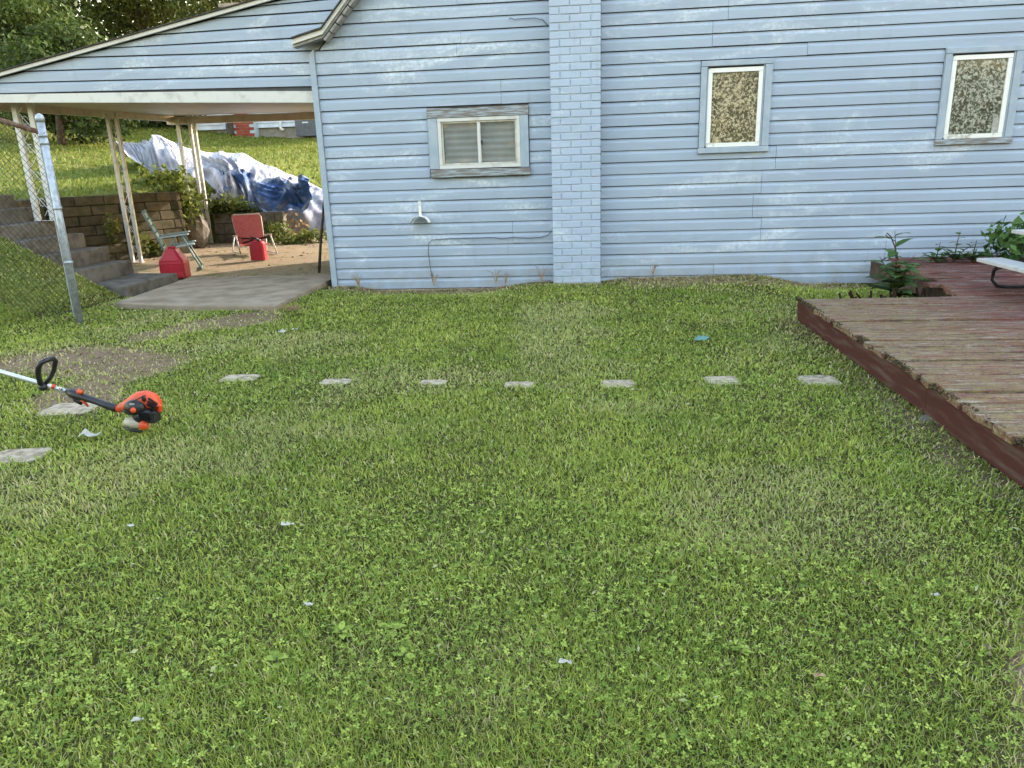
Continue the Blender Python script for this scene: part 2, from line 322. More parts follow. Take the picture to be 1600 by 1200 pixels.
def dirt_mask(x,y):
    x=np.asarray(x,float); y=np.asarray(y,float); wv=(fbm(x,y,1.7,21)-.5)*.55
    m1=1-sst(.2,.62,seg_d(x,y,-4.0,4.85,-3.15,4.75)+wv)
    m2=1-sst(.1,.4,seg_d(x,y,-3.6,5.75,-3.05,6.3)+wv)
    m3=1-sst(.1,.35,seg_d(x,y,-3.05,3.95,-2.95,3.85)+wv*.6)
    m4=(1-sst(.05,.5,np.abs(y-7.85)+wv*.8))*sst(.2,.5,x)*(1-sst(2.4,2.9,x))*.75+(1-sst(.0,.3,np.abs(y-8.0)+wv*.6))*.7*((x>-2.9)&(x<.2))
    m5=(1-sst(.05,.35,seg_d(x,y,1.05,1.3,1.5,2.0)+wv*.7))*.9
    m6=(1-sst(.0,.3,np.abs(x-1.6)+wv*.5))*.5*(y<6)
    return np.clip(np.maximum.reduce([m1,m2*.9,m3,m4,m5,m6]),0,1)
def gravel_mask(x,y):
    x=np.asarray(x,float); y=np.asarray(y,float); wv=(fbm(x,y,1.2,31)-.5)*.5
    return sst(8.45,8.9,y+wv*.3)*(1-sst(13.7,14.3,y+wv))*sst(-7.6,-6.6,x+wv)*(x<-2.0)
fx,fy=X.ravel(),Y.ravel()
np_mesh(me,np.stack([fx,fy,Z.ravel()],-1),q.ravel(),np.arange(len(q))*4,{'dirt':dirt_mask(fx,fy),'gravel':gravel_mask(fx,fy),'hill':(inside_hill(fx,fy)|(fx<-5.2)&(fy>5.5)).astype(float)})
me.polygons.foreach_set('use_smooth',[True]*len(me.polygons)); me.materials.append(mt['ground'])
tag(new_obj('ground',me),kind='structure')
def gz(x,y): return float(ground(np.array([x]),np.array([y]))[0])

# concrete slab
zt=.05
cs=MB().prism([(-4.75,6.98,-.12),(-4.4,6.85,-.12),(-3.75,6.72,-.12),(-2.93,6.66,-.12),(-2.955,8.46,-.12),(-2.97,8.75,-.12),(-4.9,8.72,-.12)],(0,0,.12+zt)).build('concrete_slab',mt['conc'],bevel=.012)
tag(cs,kind='structure')

# ------------------------------------------------------------------ house
house=empty('house',(1.0,9.5,0),'pale blue clapboard house with painted brick chimney and three windows','house')
YB=11.4                                                   # unseen back of the house, placed so sun gets past to the carport
wins=[(-1.665,-.597,1.145,1.845),(1.145,1.838,1.302,2.178),(3.458,4.168,1.302,2.192)]
holes=[(-1.50,-.715,1.235,1.735),(1.22,1.765,1.38,2.11),(3.535,4.095,1.38,2.12)]
XL=-2.862
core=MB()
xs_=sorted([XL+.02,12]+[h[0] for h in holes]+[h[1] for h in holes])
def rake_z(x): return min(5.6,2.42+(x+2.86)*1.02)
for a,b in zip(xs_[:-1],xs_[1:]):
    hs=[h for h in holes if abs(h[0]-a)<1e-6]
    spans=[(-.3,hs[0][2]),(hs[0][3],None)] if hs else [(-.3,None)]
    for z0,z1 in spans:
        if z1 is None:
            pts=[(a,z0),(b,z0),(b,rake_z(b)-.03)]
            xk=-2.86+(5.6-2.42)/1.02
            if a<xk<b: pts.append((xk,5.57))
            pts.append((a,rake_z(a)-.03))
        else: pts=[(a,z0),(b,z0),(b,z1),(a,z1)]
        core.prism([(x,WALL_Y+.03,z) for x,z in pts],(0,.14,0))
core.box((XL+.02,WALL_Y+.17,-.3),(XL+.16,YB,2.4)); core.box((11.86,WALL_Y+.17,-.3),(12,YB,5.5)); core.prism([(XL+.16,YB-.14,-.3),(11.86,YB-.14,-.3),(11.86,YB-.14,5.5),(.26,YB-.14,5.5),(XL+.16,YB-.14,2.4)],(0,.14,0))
core.build('wall',mt['shadecore'],house)  # wall core coloured dark to draw the shadow line under each board
S=.11912; zL0,zR0=2.697,2.669
def board(x0,x1,z0,cutfn=None,proud=0,y=WALL_Y,name='siding_board',par=house,mat='siding',z0b=None,s=S):
    # dutch-lap board: plumb face, then a ledge that leans back under the next board
    z0b=z0 if z0b is None else z0b; yy=y-proud
    prof=[(.020,.004),(.0,.0),(.0,.64*s),(.018,.93*s),(.025,.962*s),(.024,.004)]  # gap left at the top bares the dark core as a shadow line
    xa_=[x0+.0015,x1-.0015]; vs_=[];
    for x,zb in ((xa_[0],z0),(xa_[1],z0b)):
        for dy,dz in prof:
            xx=x
            if cutfn: xx=cutfn(x,zb+dz)
            vs_.append((xx,yy+dy,zb+dz))
    n=len(prof); fs=[tuple(range(n)),tuple(range(n,2*n))[::-1]]+[(i,n+i,n+(i+1)%n,(i+1)%n) for i in range(n)]
    return MB().add(vs_,fs).build(name,mt[mat],par)
def split(x0,x1,row,segs):
    # 3.6 m panels, two courses each, lapped where they meet
    pr=row//2; r_=random.Random(pr*31+int(x0*10)); c_=[x0]; x=x0+r_.uniform(.9,3.4)
    while x<x1-.4: c_.append(x); x+=3.66
    c_.append(x1); return [(a,b) for a,b in zip(c_[:-1],c_[1:])]
for side,(z00,xs0,xs1) in dict(L=(zL0,XL+.05,-.362),R=(zR0,.15,8.0)).items():
    for i in range(-12,24):
        z=z00-i*S
        if z>4.2: continue
        x0,x1=xs0,xs1
        if side=='L':
            xr=-2.66+(z-2.56)/1.053
            x0=max(x0,xr)
            if x0>x1-.1: continue
        segs=[(x0,x1)]
        for (wa,wb,wc,wd) in wins:
            if z+S-.06>wc and z+.05<wd and side==('L' if wb<0 else 'R'):
                segs=[s_ for a,b in segs for s_ in ((a,min(b,wa-.003)),(max(a,wb+.003),b)) if s_[1]-s_[0]>.02]
        for a,b in segs:
            for k,(p_,q_) in enumerate(split(a,b,i,None)):
                cf=None
                if side=='L' and p_==x0 and x0>xs0+.001:
                    cf=(lambda x,zz,p=p_:(x+(zz-z)/1.053 if abs(x-p)<.01 else x))
                board(p_,q_,z+random.uniform(-.002,.002),cf,proud=.0018*(k%2)+random.uniform(0,.0012),z0b=z+random.uniform(-.0025,.0025))
# corner board, starter strip
MB().prism([(XL-.012,WALL_Y-.022,-.06),(XL+.048,WALL_Y-.022,-.06),(XL+.048,WALL_Y-.022,2.47),(XL-.012,WALL_Y-.022,2.42)],(0,.05,0)).build('corner_board',mt['trimblue'],house)
MB().box((XL+.05,WALL_Y+.002,-.2),(-.37,WALL_Y+.03,-.052)).build('foundation_strip',mt['conc'],house)
MB().box((.16,WALL_Y+.002,-.2),(8,WALL_Y+.03,-.075)).build('foundation_strip',mt['conc'],house)
# roof with bell-cast eave
YF=WALL_Y-.16
rk=[(-2.985,2.497),(-2.66,2.575),(.27,5.66)]
def offs(p,d): return [(x,z+d) for x,z in p]
def strip(lo,hi,y0,y1,name,mat,bev=0):
    b=MB(); 
    for i in range(len(lo)-1):
        (xa_,za),(xb,zb)=lo[i],lo[i+1]; (xc,zc),(xd,zd)=hi[i],hi[i+1]
        b.hexa([(xa_,y0,za),(xb,y0,zb),(xb,y1,zb),(xa_,y1,za),(xc,y0,zc),(xd,y0,zd),(xd,y1,zd),(xc,y1,zc)])
    return b.build(name,mt[mat],house)
fa=strip(offs(rk,.008),offs(rk,.055),YF,YF+.02,'rake_fascia','white')
ro=strip(offs(rk,.057),offs(rk,.072),YF-.025,YB+.15,'roof','shingle')
strip(offs(rk,-.02),offs(rk,.05),YF+.022,WALL_Y-.024,'soffit','dgrey')
dv=Vector((.27+2.66,0,5.66-2.575)).normalized()
for k in range(26):                                        # vented soffit pieces under the rake
    c=Vector((-2.64,WALL_Y-.085,2.54))+dv*(.035+k*.105); MB().obox(c,dv*.046,(0,.058,0),Vector((-dv.z,0,dv.x))*.012).build('soffit_panel',mt['dgrey'],house)
MB().prism([(.28,YF-.025,5.64),(12.2,YF-.025,5.64),(12.2,YF-.025,5.75),(.28,YF-.025,5.75)],(0,YB+.2-YF,0)).build('unseen_flat_roof',mt['shingle'],house)  # unseen upper house at the right, made tall to shade the yard
# chimney
CX0,CX1,CY=-.364,.151,WALL_Y-.15
chm=MB().box((CX0+.008,CY+.008,-.25),(CX1-.008,WALL_Y+.029,6.3)).build('chimney',mt['mortar'],house)
CH=.0733; mod=(CX1-CX0)/2.5; bmesh_cache={}
def brick_obj(x0,x1,z0):
    L=round(x1-x0,3)
    if L not in bmesh_cache:
        o=MB().box((0,0,0),(L-.011,.11,CH-.0115)).build('brick',mt['brick'],bevel=.0035); bmesh_cache[L]=o.data; bpy.data.objects.remove(o)
    o=new_obj('brick',bmesh_cache[L],chm); o.location=Vector((x0+.0055,CY+random.uniform(-.0025,.0025),z0))-wloc(chm); o.rotation_euler=(0,random.uniform(-.004,.004),random.uniform(-.006,.006))
for k in range(-1,44):
    z=.012+k*CH; c_=[0,1,2,2.5] if k%2 else [0,.5,1.5,2.5]
    for a,b in zip(c_[:-1],c_[1:]): brick_obj(CX0+a*mod,CX0+b*mod,z)
MB().box((CX0-.004,CY-.004,-.2),(CX1+.004,WALL_Y+.02,.006)).build('chimney_base',mt['conc'],chm,bevel=.01)
# windows
def frame4(x0,x1,z0,z1,w_,y0,y1,nm,mat,par,mats=None,ext=0):
    ms=mats or [mat]*4
    MB().box((x0,y0,z1-w_),(x1,y1,z1)).build(nm,mt[ms[0]],par,bevel=.003); MB().box((x0,y0,z0),(x1,y1,z0+w_)).build(nm,mt[ms[1]],par,bevel=.003)
    MB().box((x0,y0+.001,z0+w_+.001),(x0+w_,y1,z1-w_-.001)).build(nm,mt[ms[2]],par,bevel=.003); MB().box((x1-w_,y0+.001,z0+w_+.001),(x1,y1,z1-w_-.001)).build(nm,mt[ms[3]],par,bevel=.003)
for k,(a,b,c_,d) in enumerate(wins):
    wn=MB().box((a+.02,WALL_Y+.008,c_+.02),(b-.02,WALL_Y+.012,c_+.024)).build('window',mt['trimblue'],house)
    h=holes[k]
    if k==0:
        wn['label']='low sliding window with worn white frame beside the chimney'
        # bare wooden casing: weathered head and sill, blue jambs
        MB().prism([(a,WALL_Y-.035,d-.1),(b,WALL_Y-.035,d-.1),(b+.003,WALL_Y-.035,d-.004),(a+.3,WALL_Y-.035,d-.012),(a+.004,WALL_Y-.035,d)],(0,.06,0)).build('head_casing',mt['rawwood'],wn,bevel=.003)
        MB().prism([(a+.012,WALL_Y-.045,c_),(b+.01,WALL_Y-.045,c_+.004),(b+.01,WALL_Y-.045,c_+.075),(a+.012,WALL_Y-.045,c_+.085)],(0,.07,0)).build('sill',mt['rawwood'],wn,bevel=.004)
        MB().box((a+.008,WALL_Y-.03,c_+.088),(a+.105,WALL_Y+.025,d-.102)).build('jamb_casing',mt['trimblue'],wn,bevel=.004); MB().box((b-.09,WALL_Y-.03,c_+.08),(b-.003,WALL_Y+.025,d-.102)).build('jamb_casing',mt['trimblue'],wn,bevel=.004)
        MB().box((a+.001,WALL_Y-.022,c_+.09),(a+.0065,WALL_Y+.02,d-.103)).build('jamb_strip',mt['trimblue'],wn)
        x0,x1,z0,z1=a+.107,b-.092,c_+.087,d-.103
        frame4(x0,x1,z0,z1,.036,WALL_Y-.028,WALL_Y+.03,'frame','white',wn); frame4(x0+.038,x1-.038,z0+.038,z1-.038,.016,WALL_Y-.012,WALL_Y+.03,'sash','lip',wn)
        xm=(x0+x1)/2; MB().box((xm-.017,WALL_Y-.018,z0+.055),(xm+.017,WALL_Y+.025,z1-.055)).build('meeting_rail',mt['white'],wn,bevel=.003)
        MB().box((xm+.02,WALL_Y-.016,(z0+z1)/2-.02),(xm+.036,WALL_Y-.002,(z0+z1)/2+.022)).build('latch',mt['black'],wn)
        for p_,q_ in ((x0+.055,xm-.018),(xm+.018,x1-.055)): MB().box((p_,WALL_Y+.002,z0+.055),(q_,WALL_Y+.006,z1-.055)).build('pane',mt['glass'],wn)
        cu=MB(); nn=40; zz=[z0+.02+(z1-z0-.04)*i/nn for i in range(nn+1)]
        cu.add([(x,WALL_Y+.05+.012*math.sin(i*1.15),zz[i]) for i in range(nn+1) for x in (x0,x1)],[(2*i,2*i+1,2*i+3,2*i+2) for i in range(nn)])
        cu.build('curtain',mt['curtain'],wn,smooth=True)
    else:
        wn['label']='obscured window nearer the chimney, gold reflection painted into mottled glass' if k==1 else 'obscured window further right, dark green reflection painted into mottled glass'
        MB().box((a,WALL_Y-.03,d-.052),(b,WALL_Y+.02,d)).build('head_casing',mt['trimblue'],wn,bevel=.005); MB().box((a-.006,WALL_Y-.036,c_-.004),(b+.006,WALL_Y+.02,c_+.05)).build('sill',mt['rawwood' if k==2 else 'trimblue'],wn,bevel=.006)
        for xa_,xb in ((a,a+.058),(b-.068,b)): MB().box((xa_,WALL_Y-.029,c_+.052),(xb,WALL_Y+.02,d-.054)).build('jamb_casing',mt['trimblue'],wn,bevel=.005)
        for xa_,xb in ((a+.061,a+.07),(b-.083,b-.071)): MB().box((xa_,WALL_Y-.016,c_+.052),(xb,WALL_Y+.02,d-.054)).build('stop',mt['trimblue'],wn)
        x0,x1,z0,z1=a+.072,b-.085,c_+.053,d-.07
        frame4(x0,x1,z0,z1,.042,WALL_Y-.012,WALL_Y+.03,'sash','white',wn,['sash','oldwhite','sash','sash'])
        MB().box((x0+.043,WALL_Y+.004,z0+.043),(x1-.043,WALL_Y+.009,z1-.043)).build('pane',mt['goldrefl' if k==1 else 'greenrefl'],wn)
        for cx_,cz in ((x0+.004,z1+.006),(x0-.008,z0+.004)):
            MB().ell((cx_,WALL_Y-.02,cz),(.011,.011,.011),8,6).build('screw_cap',mt['black'],wn,smooth=True)
        if k==2: MB().prism([(x1-.105,WALL_Y+.001,z0+.043),(x1-.044,WALL_Y+.001,z0+.043),(x1-.044,WALL_Y+.001,z0+.19),(x1-.098,WALL_Y+.001,z0+.185)],(0,.002,0)).build('paper_patch',mt['paper'],wn)
# hose hanger
hh=empty('hose_hanger',P(656,345,WALL_Y-.02),'small white metal hose hanger screwed to siding below low window','hanger')
a=P(655,314,WALL_Y-.026); b=P(657,337,WALL_Y-.026)
MB().bar(a,b,.03,.006,(0,1,0)).build('strap',mt['oldwhite'],hh)
sd_=MB(); n=9; c=b+Vector((-.005,0,-.085)); pts=[]
for k in range(n+1):
    t=math.pi*(.08+.84*k/n); pts.append((c.x+.108*math.cos(t)+.01,c.z-.005+.095*math.sin(t)))
sd_.add([(x,y,z) for y in (WALL_Y-.024,WALL_Y-.15) for x,z in pts]+[(x,y,z-.005) for y in (WALL_Y-.024,WALL_Y-.15) for x,z in pts],[f for i in range(n) for f in ((i,i+1,n+2+i,n+1+i),(2*n+2+i,3*n+3+i,3*n+4+i,2*n+3+i),(n+1+i,n+2+i,3*n+4+i,3*n+3+i))])
sd_.build('saddle',mt['oldwhite'],hh,smooth=True)
# loose cables on the wall
Yc=WALL_Y-.03
def cable(px,label,r=.004):
    MB().tube([P(x,y,Yc) for x,y in px],r,6).solo('cable',mt['wirecable'],label,'cable','cables on the wall',smooth=True)
cable([(861,361),(857,367),(845,371),(825,372),(800,371),(785,373),(770,371),(740,372),(700,373),(675,375),(670,380),(669,395),(672,415),(676,440)],'thin dark cable running along low siding then down to the grass',.0045)
cable([(795,30),(798,28),(803,30),(815,29),(835,28),(848,31),(856,40)],'short loose wire curling from the wall beside chimney top',.004)
# ------------------------------------------------------------------ carport
cp=empty('carport',(-4.8,11,0),'white and blue lean-to carport on cream iron posts','carport')
YG=WALL_Y+.05
XE=XL-.015
lines=[((0,145.5),(478,134.5)),((0,129),(478,117)),((73,109.5),(478,97)),((146,88),(478,78.5)),((230,71),(525,55)),((318,48),(530,33)),((398,23),(530,14)),((470,2),(540,-5))]
def rkz(x):
    p0,p1=P(0,121,YG),P(440,-2,YG); return p0.z+(x-p0.x)*(p1.z-p0.z)/(p1.x-p0.x)
XW=-6.95
for k,((xa_,ya_),(xb,yb)) in enumerate(lines):
    a,b=P(xa_,ya_,YG),P(xb,yb,YG); sl=(b.z-a.z)/(b.x-a.x); z1=b.z+(XE-b.x)*sl; f=lambda x:z1+(x-XE)*sl
    nxt=lines[k+1] if k+1<len(lines) else None
    if nxt:
        a2,b2=P(*nxt[0],YG),P(*nxt[1],YG); sl2=(b2.z-a2.z)/(b2.x-a2.x); g=lambda x:b2.z+(x-b2.x)*sl2
    else: g=lambda x:f(x)+.125
    # polygon in the gable plane: lower edge f, upper edge min(g, rake)
    x0=XW
    def cross(fn):
        lo,hi=XW,XE+.7
        if rkz(lo)>fn(lo): return lo
        for _ in range(40):
            mid=(lo+hi)/2
            if rkz(mid)>fn(mid): hi=mid
            else: lo=mid
        return hi
    XE_=XE if k<3 else XE+.75
    xf,xg=cross(f),cross(g); h1=lambda x:min(g(x),rkz(x))
    def row(x): 
        zf,zt_=f(x),max(h1(x),f(x)+.002); return [(x,YG+.02,zf+.004),(x,YG,zf),(x,YG,zf+(zt_-zf)*.66),(x,YG+.014,zf+(zt_-zf)*.89),(x,YG+.022,zf+(zt_-zf)*.92),(x,YG+.022,zf+.004)]
    cols=[xf,min(xg,XE-.01),XE_] if xg>xf+.01 else [xf,XE_]
    if xg>XE-.02: cols=[xf,XE_]
    vs_=[p for x in cols for p in row(x)]; n=6; fs=[tuple(range(n)),tuple(range((len(cols)-1)*n,len(cols)*n))[::-1]]
    for j in range(len(cols)-1): fs+=[(j*n+i,(j+1)*n+i,(j+1)*n+(i+1)%n,j*n+(i+1)%n) for i in range(n)]
    MB().add(vs_,fs).build('siding_board',mt['siding'],cp)
MB().prism([(XW,YG+.03,2.12),(XE,YG+.03,2.0),(XE,YG+.03,rkz(XE)),(XW,YG+.03,rkz(XW))],(0,.05,0)).build('gable_backing',mt['shadecore'],cp)  # dark backing that paints shadow lines between the gable boards
# fascia beam, wider on the house side
fl,fr=P(0,160.5,YG-.01),P(480,160.5,YG-.01); tl,tr=P(0,147,YG-.01),P(480,139.5,YG-.01)
def ex(p,q,x): return p.z+(q.z-p.z)*(x-p.x)/(q.x-p.x)
MB().prism([(XW,YG-.012,ex(fl,fr,XW)),(XE,YG-.012,ex(fl,fr,XE)),(XE,YG-.012,ex(tl,tr,XE)-.018),(-4.2,YG-.012,ex(tl,tr,-4.2)-.004),(XW,YG-.012,ex(tl,tr,XW)-.002)],(0,.045,0)).build('fascia',mt['white'],cp,bevel=.004)
# roof
d0,d1=(XW,rkz(XW)),(.3,rkz(.3)); xr1=-2.1
MB().prism([(XW-.05,YG-.055,rkz(XW-.05)+.0),(xr1,YG-.055,rkz(xr1)),(xr1,YG-.055,rkz(xr1)+.036),(XW-.05,YG-.055,rkz(XW-.05)+.036)],(0,.03,0)).build('rake_trim',mt['white'],cp)
BLX,BY=-7.75,13.95
rz=lambda x:rkz(x)+.038
MB().hexa([(XW-.06,YG-.075,rz(XW-.06)),(XE+.7,YG-.075,rz(XE+.7)),(XE+.7,BY+.1,rz(XE+.7)+.1),(BLX-.05,BY+.1,rz(XW-.06)+.02),(XW-.06,YG-.075,rz(XW-.06)+.011),(XE+.7,YG-.075,rz(XE+.7)+.011),(XE+.7,BY+.1,rz(XE+.7)+.12),(BLX-.05,BY+.1,rz(XW-.06)+.04)]).build('roof',mt['shingle'],cp)
# ceiling panels, ribs
cA,cB=Vector((XW,YG+.09,ex(fl,fr,XW)+.03)),Vector((XE,YG+.09,ex(fl,fr,XE)+.035)); cC,cD=Vector((XE,BY,2.27)),Vector((BLX,BY,2.33))
for k in range(9):
    t0,t1=k/9,(k+1)/9-.004; pa,pb,pc,pd=cA.lerp(cD,t0),cB.lerp(cC,t0),cB.lerp(cC,t1),cA.lerp(cD,t1); up=Vector((0,0,.015+.002*(k%2)))
    MB().hexa([pa,pb,pc,pd,pa+up,pb+up,pc+up,pd+up]).build('ceiling_panel',mt['soffit'],cp)
MB().bar(cA+Vector((.05,0,-.03)),cD+Vector((.05,0,-.04)),.09,.12).build('side_beam',mt['soffit'],cp)
MB().bar((BLX,BY-.05,2.24),(XE,BY-.05,2.21),.09,.13).build('back_beam',mt['soffit'],cp)
MB().box((XE-.02,YG+.1,2.0),(XE+.01,YB+2.4,2.9)).build('side_panel',mt['soffit'],cp)
# iron posts
def scroll(mb,a,b,side,r=.005):
    a,b=Vector(a),Vector(b); d=b-a; L=d.length; dz=d.normalized(); sv=Vector(side); pts=[]
    n=max(3,int(round(L/.3)))
    for k in range(n*12+1):
        t=k/(n*12); ph=t*n*2*math.pi; pts.append(a+d*t+sv*(.5*math.sin(ph))+dz*(.03*math.sin(2*ph)))
    mb.tube(pts,r,5)
    for k in range(n):                                     # small curls
        c_=a+d*((k+.5)/n); mb.tube([c_+sv*(.25*math.cos(u))+dz*(.045*math.sin(u)) for u in np.linspace(0,5.2,9)],r*.8,5)
def post(bars,mat,scr,w_=.034):
    root=MB().box(Vector(bars[0][0])-Vector((.04,.04,0)),Vector(bars[-1][0])+Vector((.04,.04,.006))).build('post',mt[mat],cp)
    for a,b in bars: MB().bar(a,b,w_,w_*.8,(0,1,0)).build('post_bar',mt[mat],root,bevel=.003)
    for i,j in scr:
        mb=MB(); a=(Vector(bars[i][0])+Vector(bars[j][0]))/2+Vector((0,0,.06)); b=(Vector(bars[i][1])+Vector(bars[j][1]))/2-Vector((0,0,.04)); sv=(Vector(bars[j][0])-Vector(bars[i][0]))*.8
        scroll(mb,a,b,sv); mb.build('scrollwork',mt[mat],root,smooth=True)
    return root
def V3(x,y,z): return Vector((x,y,z))
p1a,p1b=P(60,345,8.45),P(84,345,8.45); post([(p1a,V3(p1a.x+.0,8.45,2.12)),(p1b,V3(p1b.x,8.45,2.12))],'white',[(0,1)],.06)
p2a,p2b=G(208,410),G(224,409); p2b.y=p2a.y; post([(p2a,V3(p2a.x,p2a.y,2.17)),(p2b,V3(p2b.x,p2a.y,2.17))],'postcream',[(0,1)],.05)
p3a,p3b,p3c=V3(-7.47,13.72,0),V3(-7.31,13.86,0),V3(-7.14,13.7,0); post([(p,V3(p.x,p.y,2.25)) for p in (p3a,p3b,p3c)],'postcream',[(0,1),(1,2)],.055)

# ------------------------------------------------------------------ stone steps
st=empty('stone_steps',(-5.6,8.1,0),'worn grey stone steps climbing left behind the chain link fence','steps')
tops=[.115,.285,.455,.62,.785,.95,1.105,1.25,1.4]; rights=[-5.02,-5.6,-5.87,-6.14,-6.42,-6.69,-6.97,-7.25,-7.53]
for k,(z,x) in enumerate(zip(tops,rights)):
    z0=(tops[k-1]-.01 if k else -.15); x0=x-(.78 if k==0 else .62); j=lambda:random.uniform(-.012,.012)
    MB().hexa([(x0,7.62+j(),z0),(x+j(),7.62+j(),z0),(x+j(),8.7,z0),(x0,8.7,z0),(x0,7.62+j(),z+j()*.5),(x+j(),7.63+j(),z+j()*.6),(x+j(),8.69,z+j()*.6),(x0,8.7,z+j()*.5)]).build('step',mt['step'],st,bevel=.018)
# ------------------------------------------------------------------ retaining walls
rw=empty('retaining_wall',(-7.2,11,0),'low brown block retaining wall under the carport edge','wall')
bc={}
def blocks(par,pts,z0,n,h,L,dep,mat,nm='block',batter=.012):
    for c_ in range(n):
        for (ax,ay),(bx,by) in zip(pts[:-1],pts[1:]):
            d=Vector((bx-ax,by-ay,0)); T=d.length; d.normalize(); nrm=Vector((d.y,-d.x,0)); t=-(L/2 if c_%2 else 0); 
            while t<T-.03:
                t0,t1=max(t,0),min(t+L,T); t+=L
                if t1-t0<.06: continue
                key=(round(t1-t0,2),h,dep,mat)
                if key not in bc:
                    l_=key[0]-.008; o=MB().hexa([(-l_/2,0,0),(l_/2,0,0),(l_/2,dep,0),(-l_/2,dep,0),(-l_/2,.012,h-.008),(l_/2,.012,h-.008),(l_/2,dep,h-.008),(-l_/2,dep,h-.008)]).build(nm,mt[mat],bevel=.014); bc[key]=o.data; bpy.data.objects.remove(o)
                o=new_obj(nm,bc[key],par); p=Vector((ax,ay,z0+c_*h))+d*((t0+t1)/2)-nrm*(c_*batter+random.uniform(-.008,.008)); o.location=p-wloc(par); o.rotation_euler=(0,0,math.atan2(d.y,d.x)+random.uniform(-.015,.015))
def offset(pts,d):
    out=[]
    for i,(x_,y_) in enumerate(pts):
        a_=pts[max(i-1,0)]; b_=pts[min(i+1,len(pts)-1)]; t_=Vector((b_[0]-a_[0],b_[1]-a_[1])).normalized(); out.append((x_+t_.y*d,y_-t_.x*d))
    return out
blocks(rw,offset(WALLP[:4],.15),-.02,7,.148,.42,.24,'block')
cw=empty('block_wall',(-6.5,13.9,0),'short grey cinder block wall below the tarp behind red chair','wall')
blocks(cw,[(-7.15,13.9),(-5.75,13.9)],-.05,3,.2,.41,.2,'cinder','cinder_block',0)
rk_=MB().ell((-7.05,13.0,.3),(.26,.2,.34),12,8); rr=random.Random(3)
rk_.v=[Vector((v.x+rr.uniform(-.03,.03),v.y+rr.uniform(-.03,.03),v.z+rr.uniform(-.03,.03))) for v in rk_.v]
rk_.solo('boulder',mt['rock'],'brown boulder set at the corner of the retaining wall','rock',smooth=False)

# ------------------------------------------------------------------ chain link fence
fe=empty('chain_link_fence',(-4.59,6.2,0),'chain link fence with blue grey steel end post and rusty top rail','fence')
fp=V3(-4.592,6.2,-.05); MB().tube([fp,V3(-4.584,6.2,1.755)],.031,16).build('end_post',mt['galv'],fe,smooth=True)
cap=MB().tube([V3(-4.584,6.2,1.73),V3(-4.584,6.2,1.765),V3(-4.584,6.2,1.785),V3(-4.584,6.2,1.797)],[.036,.036,.027,.008],16); cap.build('post_cap',mt['galv'],fe,smooth=True)
for z in (1.62,1.56,1.02,.55): MB().tube([V3(-4.586,6.2,z-.013),V3(-4.586,6.2,z+.013)],.036,16).build('tension_band',mt['galv'],fe,smooth=True)
SL=.33; LEN=2.6
rail=lambda x:1.645+(-4.6-x)*SL
MB().tube([V3(-4.56,6.2,rail(-4.56)),V3(-4.6-LEN,6.2,rail(-4.6-LEN))],.021,12).build('top_rail',mt['rust'],fe,smooth=True)
MB().tube([V3(-4.6-LEN,6.2,.3),V3(-4.6-LEN,6.2,rail(-4.6-LEN)+.05)],.031,14).build('line_post',mt['galv'],fe,smooth=True)
MB().tube([V3(-4.63,6.19,.06),V3(-4.622,6.19,1.62)],.006,6).build('tension_bar',mt['galv'],fe)
fw=MB(); dcell=.032; nz=52
for k in range(int(LEN/dcell)):                           # woven zigzag wires, each hooked into the next
    x0=-4.628-k*dcell; pts=[]
    for j in range(nz+1):
        xx=x0-(dcell*1.03 if (j+k)%2 else -dcell*.03); zlo=.02+max(0,(-4.75-xx))*SL*.95; zhi=rail(xx)-.012
        pts.append(V3(xx,6.2+(.003 if j%2 else -.003),zlo+(zhi-zlo)*j/nz))
    fw.tube(pts,.0023,4,False)
fw.build('chain_link_fabric',mt['wire'],fe)

# ------------------------------------------------------------------ deck
dk=empty('deck',(3.2,4.6,0),'low weathered deck with flaking dark red paint beside the house','deck')
DX,DT=1.615,.205; pw=.142
rd=random.Random(11)
for k in range(43):
    y0=1.95+k*pw
    if y0>8.0: break
    x0=DX+rd.uniform(-.02,.025); 
    if y0+pw>5.92: x0=2.78+(y0-5.9)*.16+rd.uniform(-.07,.07)
    elif 1.95<y0<2.6: x0=DX+rd.uniform(-.02,.06)
    x1=6.8; z=DT+rd.uniform(-.004,.004); y1=y0+pw-rd.uniform(.008,.018); mb=MB(); ncut=[x0]+sorted(rd.uniform(x0+.6,x1-.6) for _ in range(1))+[x1]
    for a,b in zip(ncut[:-1],ncut[1:]):
        dz0,dz1=rd.uniform(-.004,.004),rd.uniform(-.004,.004); s0=rd.uniform(-.012,.012)
        MB().hexa([(a+.002+s0,y0,z-.034),(b-.002,y0,z-.034),(b-.002,y1,z-.034),(a+.002-s0,y1,z-.034),(a+.002+s0,y0,z+dz0),(b-.002,y0,z+dz1),(b-.002,y1,z+dz1),(a+.002-s0,y1,z+dz0)]).build('plank',mt['deck'],dk,bevel=.005)
def fas(y0,y1,dz): MB().hexa([(DX+.028,y0,.015),(DX+.028,y1,.012),(DX+.066,y1,.012),(DX+.066,y0,.015),(DX+.018+dz,y0,.168),(DX+.018,y1,.168),(DX+.055,y1,.168),(DX+.055+dz,y0,.168)]).build('fascia_board',mt['redpaint'],dk,bevel=.004)
fas(1.95,3.6,.006); fas(3.603,5.9,0)
MB().box((DX+.05,5.865,.02),(2.8,5.9,.165)).build('rim_joist',mt['darkwood'],dk)
for y in np.arange(2.3,8.1,.6): MB().box((DX+.08 if y<5.8 else 3.0,y,.02),(6.8,y+.04,.168)).build('joist',mt['darkwood'],dk)
MB().box((2.95,5.95,.0),(2.99,8.08,.166)).build('rim_joist',mt['darkwood'],dk)
